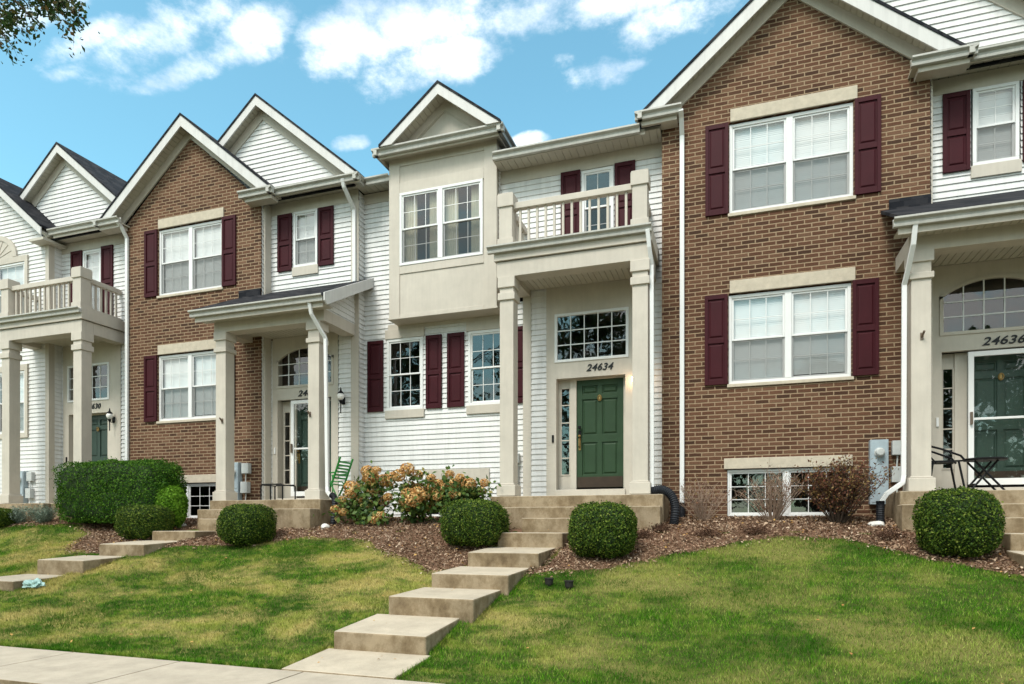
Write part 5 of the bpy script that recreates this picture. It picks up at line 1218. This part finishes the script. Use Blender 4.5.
# green chair behind the second downspout
T = thing('garden_chair', 'green metal garden chair at the right end of the second porch', 'chair', (U + 4.98, 11.2, z0)); gx, gy = at(338, 0, 11.2)[0], 11.2
fr = MB()
for s in (-1, 1):
    y = gy + s * .22
    fr.tube([(gx + .20, y, z0 + .84), (gx + .02, y, z0 + .36), (gx - .12, y, z0 + .1)], .022, 6)
    fr.tube([(gx - .30, y, z0 + .40), (gx - .05, y, z0 + .38), (gx + .04, y, z0 + .30)], .014, 6)
fr.build('backrest', 'chair_green', T)
b = MB()
for k in range(7): b.box(gx - .30 + .05 * k, gx - .265 + .05 * k, gy - .22, gy + .22, z0 + .335 - .006 * k, z0 + .355 - .006 * k)
b.build('seat', 'chair_green', T)
b = MB()
for k in range(6): b.box(gx + .03 + .026 * k, gx + .055 + .026 * k, gy - .21, gy + .21, z0 + .42 + .062 * k, z0 + .455 + .062 * k)
b.build('back_slats', 'chair_green', T)
for s in (-1, 1):
    MB().tube([(gx - .28, gy + s * .23, z0), (gx - .28, gy + s * .23, z0 + .52)], .014, 6).build('leg', 'chair_green', T); MB().tube([(gx + .16, gy + s * .23, z0), (gx - .02, gy + s * .23, z0 + .34)], .014, 6).build('leg', 'chair_green', T)
    MB().tube([(gx - .30, gy + s * .23, z0 + .52), (gx + .09, gy + s * .23, z0 + .54)], .014, 6).build('armrest', 'chair_green', T)
# fallen leaves near the sidewalk
for i, (px, py, Y) in enumerate(((29, 641, 5.25), (238, 659, 5.25), (243, 655, 5.3))): pass

# ------------------------------------------------------------------ ground cover
def in_rects(x, y, rects, pad=0):
    k = np.zeros(len(x), bool)
    for (a, c, p, q) in rects: k |= (x > a - pad) & (x < c + pad) & (y > p - pad) & (y < q + pad)
    return k
def visible(x, y, pad=.6):
    """points the photograph's surroundings could show: a wedge in front of the camera, with margin"""
    a = np.arctan2(x, y); return (a > -1.10 - .02) & (a < .50) & (y > 1.5)
Ng = 900000
gx_ = nrg.uniform(-17.5, 6.5, Ng); gy_ = nrg.uniform(3.5, 10.3, Ng)
ok = visible(gx_, gy_) & (gy_ < bed_y(gx_) + .03) & ~((gy_ > 3.97) & (gy_ < 5.125)) & ~in_rects(gx_, gy_, foot, .0)
gx_, gy_ = gx_[ok], gy_[ok]; k = len(gx_); gz_ = gz(gx_, gy_)
hgt = nrg.uniform(.016, .048, k) * np.where(nrg.random(k) < .04, 1.6, 1) * (1 + .5 * np.sin(gx_ * 2.1) * np.sin(gy_ * 3.3) * .5); ang = nrg.uniform(0, 6.283, k); lean = nrg.uniform(.1, .9, k) * hgt; la = nrg.uniform(0, 6.283, k)
bw = nrg.uniform(.0022, .0042, k)
base = np.stack([gx_, gy_, gz_ - .004], 1); wv = np.stack([np.cos(ang) * bw, np.sin(ang) * bw, np.zeros(k)], 1)
tip = base + np.stack([np.cos(la) * lean, np.sin(la) * lean, hgt], 1)
V = np.stack([base - wv, base + wv, tip], 1).reshape(-1, 3)
g = np_mesh('grass', V, np.arange(3 * k).reshape(-1, 3), 'grass'); tag(g, 'short mown grass blades covering the lawn', 'grass', kind='stuff')
# longer tufts along the concrete edges
ed = []
for (a, c, p, q) in foot:
    if q > 9: continue
    for side in (a - .02, c + .02):
        m_ = int((q - p) * 420); ed.append(np.stack([side + nrg.normal(0, .015, m_), nrg.uniform(p, q, m_)], 1))
m_ = 9000; ed.append(np.stack([nrg.uniform(-9, -4.05, m_), 5.11 + np.abs(nrg.normal(0, .02, m_))], 1))
ed = np.concatenate(ed); ok = (ed[:, 1] < bed_y(ed[:, 0])) & ~in_rects(ed[:, 0], ed[:, 1], foot); ed = ed[ok]; k = len(ed)
hgt = nrg.uniform(.03, .075, k); ang = nrg.uniform(0, 6.283, k); la = nrg.uniform(0, 6.283, k); bw = nrg.uniform(.0025, .0045, k)
base = np.stack([ed[:, 0], ed[:, 1], gz(ed[:, 0], ed[:, 1]) - .004], 1); wv = np.stack([np.cos(ang) * bw, np.sin(ang) * bw, np.zeros(k)], 1); tip = base + np.stack([np.cos(la) * hgt * .6, np.sin(la) * hgt * .6, hgt], 1)
g = np_mesh('edge_grass', np.stack([base - wv, base + wv, tip], 1).reshape(-1, 3), np.arange(3 * k).reshape(-1, 3), 'grass'); tag(g, 'longer untrimmed grass along the concrete edges', 'grass', kind='stuff')
# wood chips
Nc = 210000
cx_ = nrg.uniform(-18, 6.5, Nc); cy_ = nrg.uniform(8.1, 12.0, Nc); ok = visible(cx_, cy_) & (cy_ > bed_y(cx_) - .22 * nrg.random(Nc) ** 4 - .02) & ~in_rects(cx_, cy_, foot)
cx_, cy_ = cx_[ok], cy_[ok]; k = len(cx_); Cc = np.stack([cx_, cy_, gz(cx_, cy_) + .028 + nrg.uniform(0, .018, k)], 1)
LV, LF = leaf_quads(Cc, np.tile([[0, 0, 1.0]], (k, 1)), .026 + .045 * nrg.random(k) ** 3, .38, .5)
o = np_mesh('wood_chips', LV, LF, 'chips'); tag(o, 'loose brown and tan wood chips in the planting bed', 'mulch', kind='stuff')
# fallen leaves on grass and bed
k = 70; lx = nrg.uniform(-9, 4, k); ly = nrg.uniform(5.2, 9.6, k); ok = ~in_rects(lx, ly, foot); lx, ly = lx[ok], ly[ok]
LV, LF = leaf_quads(np.stack([lx, ly, gz(lx, ly) + .04], 1), np.tile([[0, 0, 1.0]], (len(lx), 1)), .045, .7, .3)
o = np_mesh('fallen_leaves', LV, LF, 'fallen'); tag(o, 'scattered dry orange leaves lying on the lawn', 'leaves', kind='stuff')

# litter on the concrete and the bed
L_ = []
for key in ('a', 'b', 'c'):
    for i, (y, x, w, z) in enumerate(WALKS[key]):
        for q in range(5): L_.append((x + rnd.uniform(.05, w - .05), y + rnd.choice((rnd.uniform(.05, .6), rnd.uniform(.5, .78))), z + .045))
Lp = np.array(L_); LV, LF = leaf_quads(Lp, np.tile([[0, 0, 1.0]], (len(Lp), 1)), .030, .6, .25); o = np_mesh('step_litter', LV, LF, 'fallen'); tag(o, 'small dry leaves blown onto the concrete walks', 'leaves', kind='stuff')
k = 900; lx = nrg.uniform(-13, 5, k); ly = nrg.uniform(8.4, 11.4, k); ok = (ly > bed_y(lx) - .1) & ~in_rects(lx, ly, foot); lx, ly = lx[ok], ly[ok]
LV, LF = leaf_quads(np.stack([lx, ly, gz(lx, ly) + .055], 1), np.tile([[0, 0, 1.0]], (len(lx), 1)), .045, .6, .4); o = np_mesh('bed_litter', LV, LF, 'fallen'); tag(o, 'dry leaf litter on the wood chip bed', 'leaves', kind='stuff')
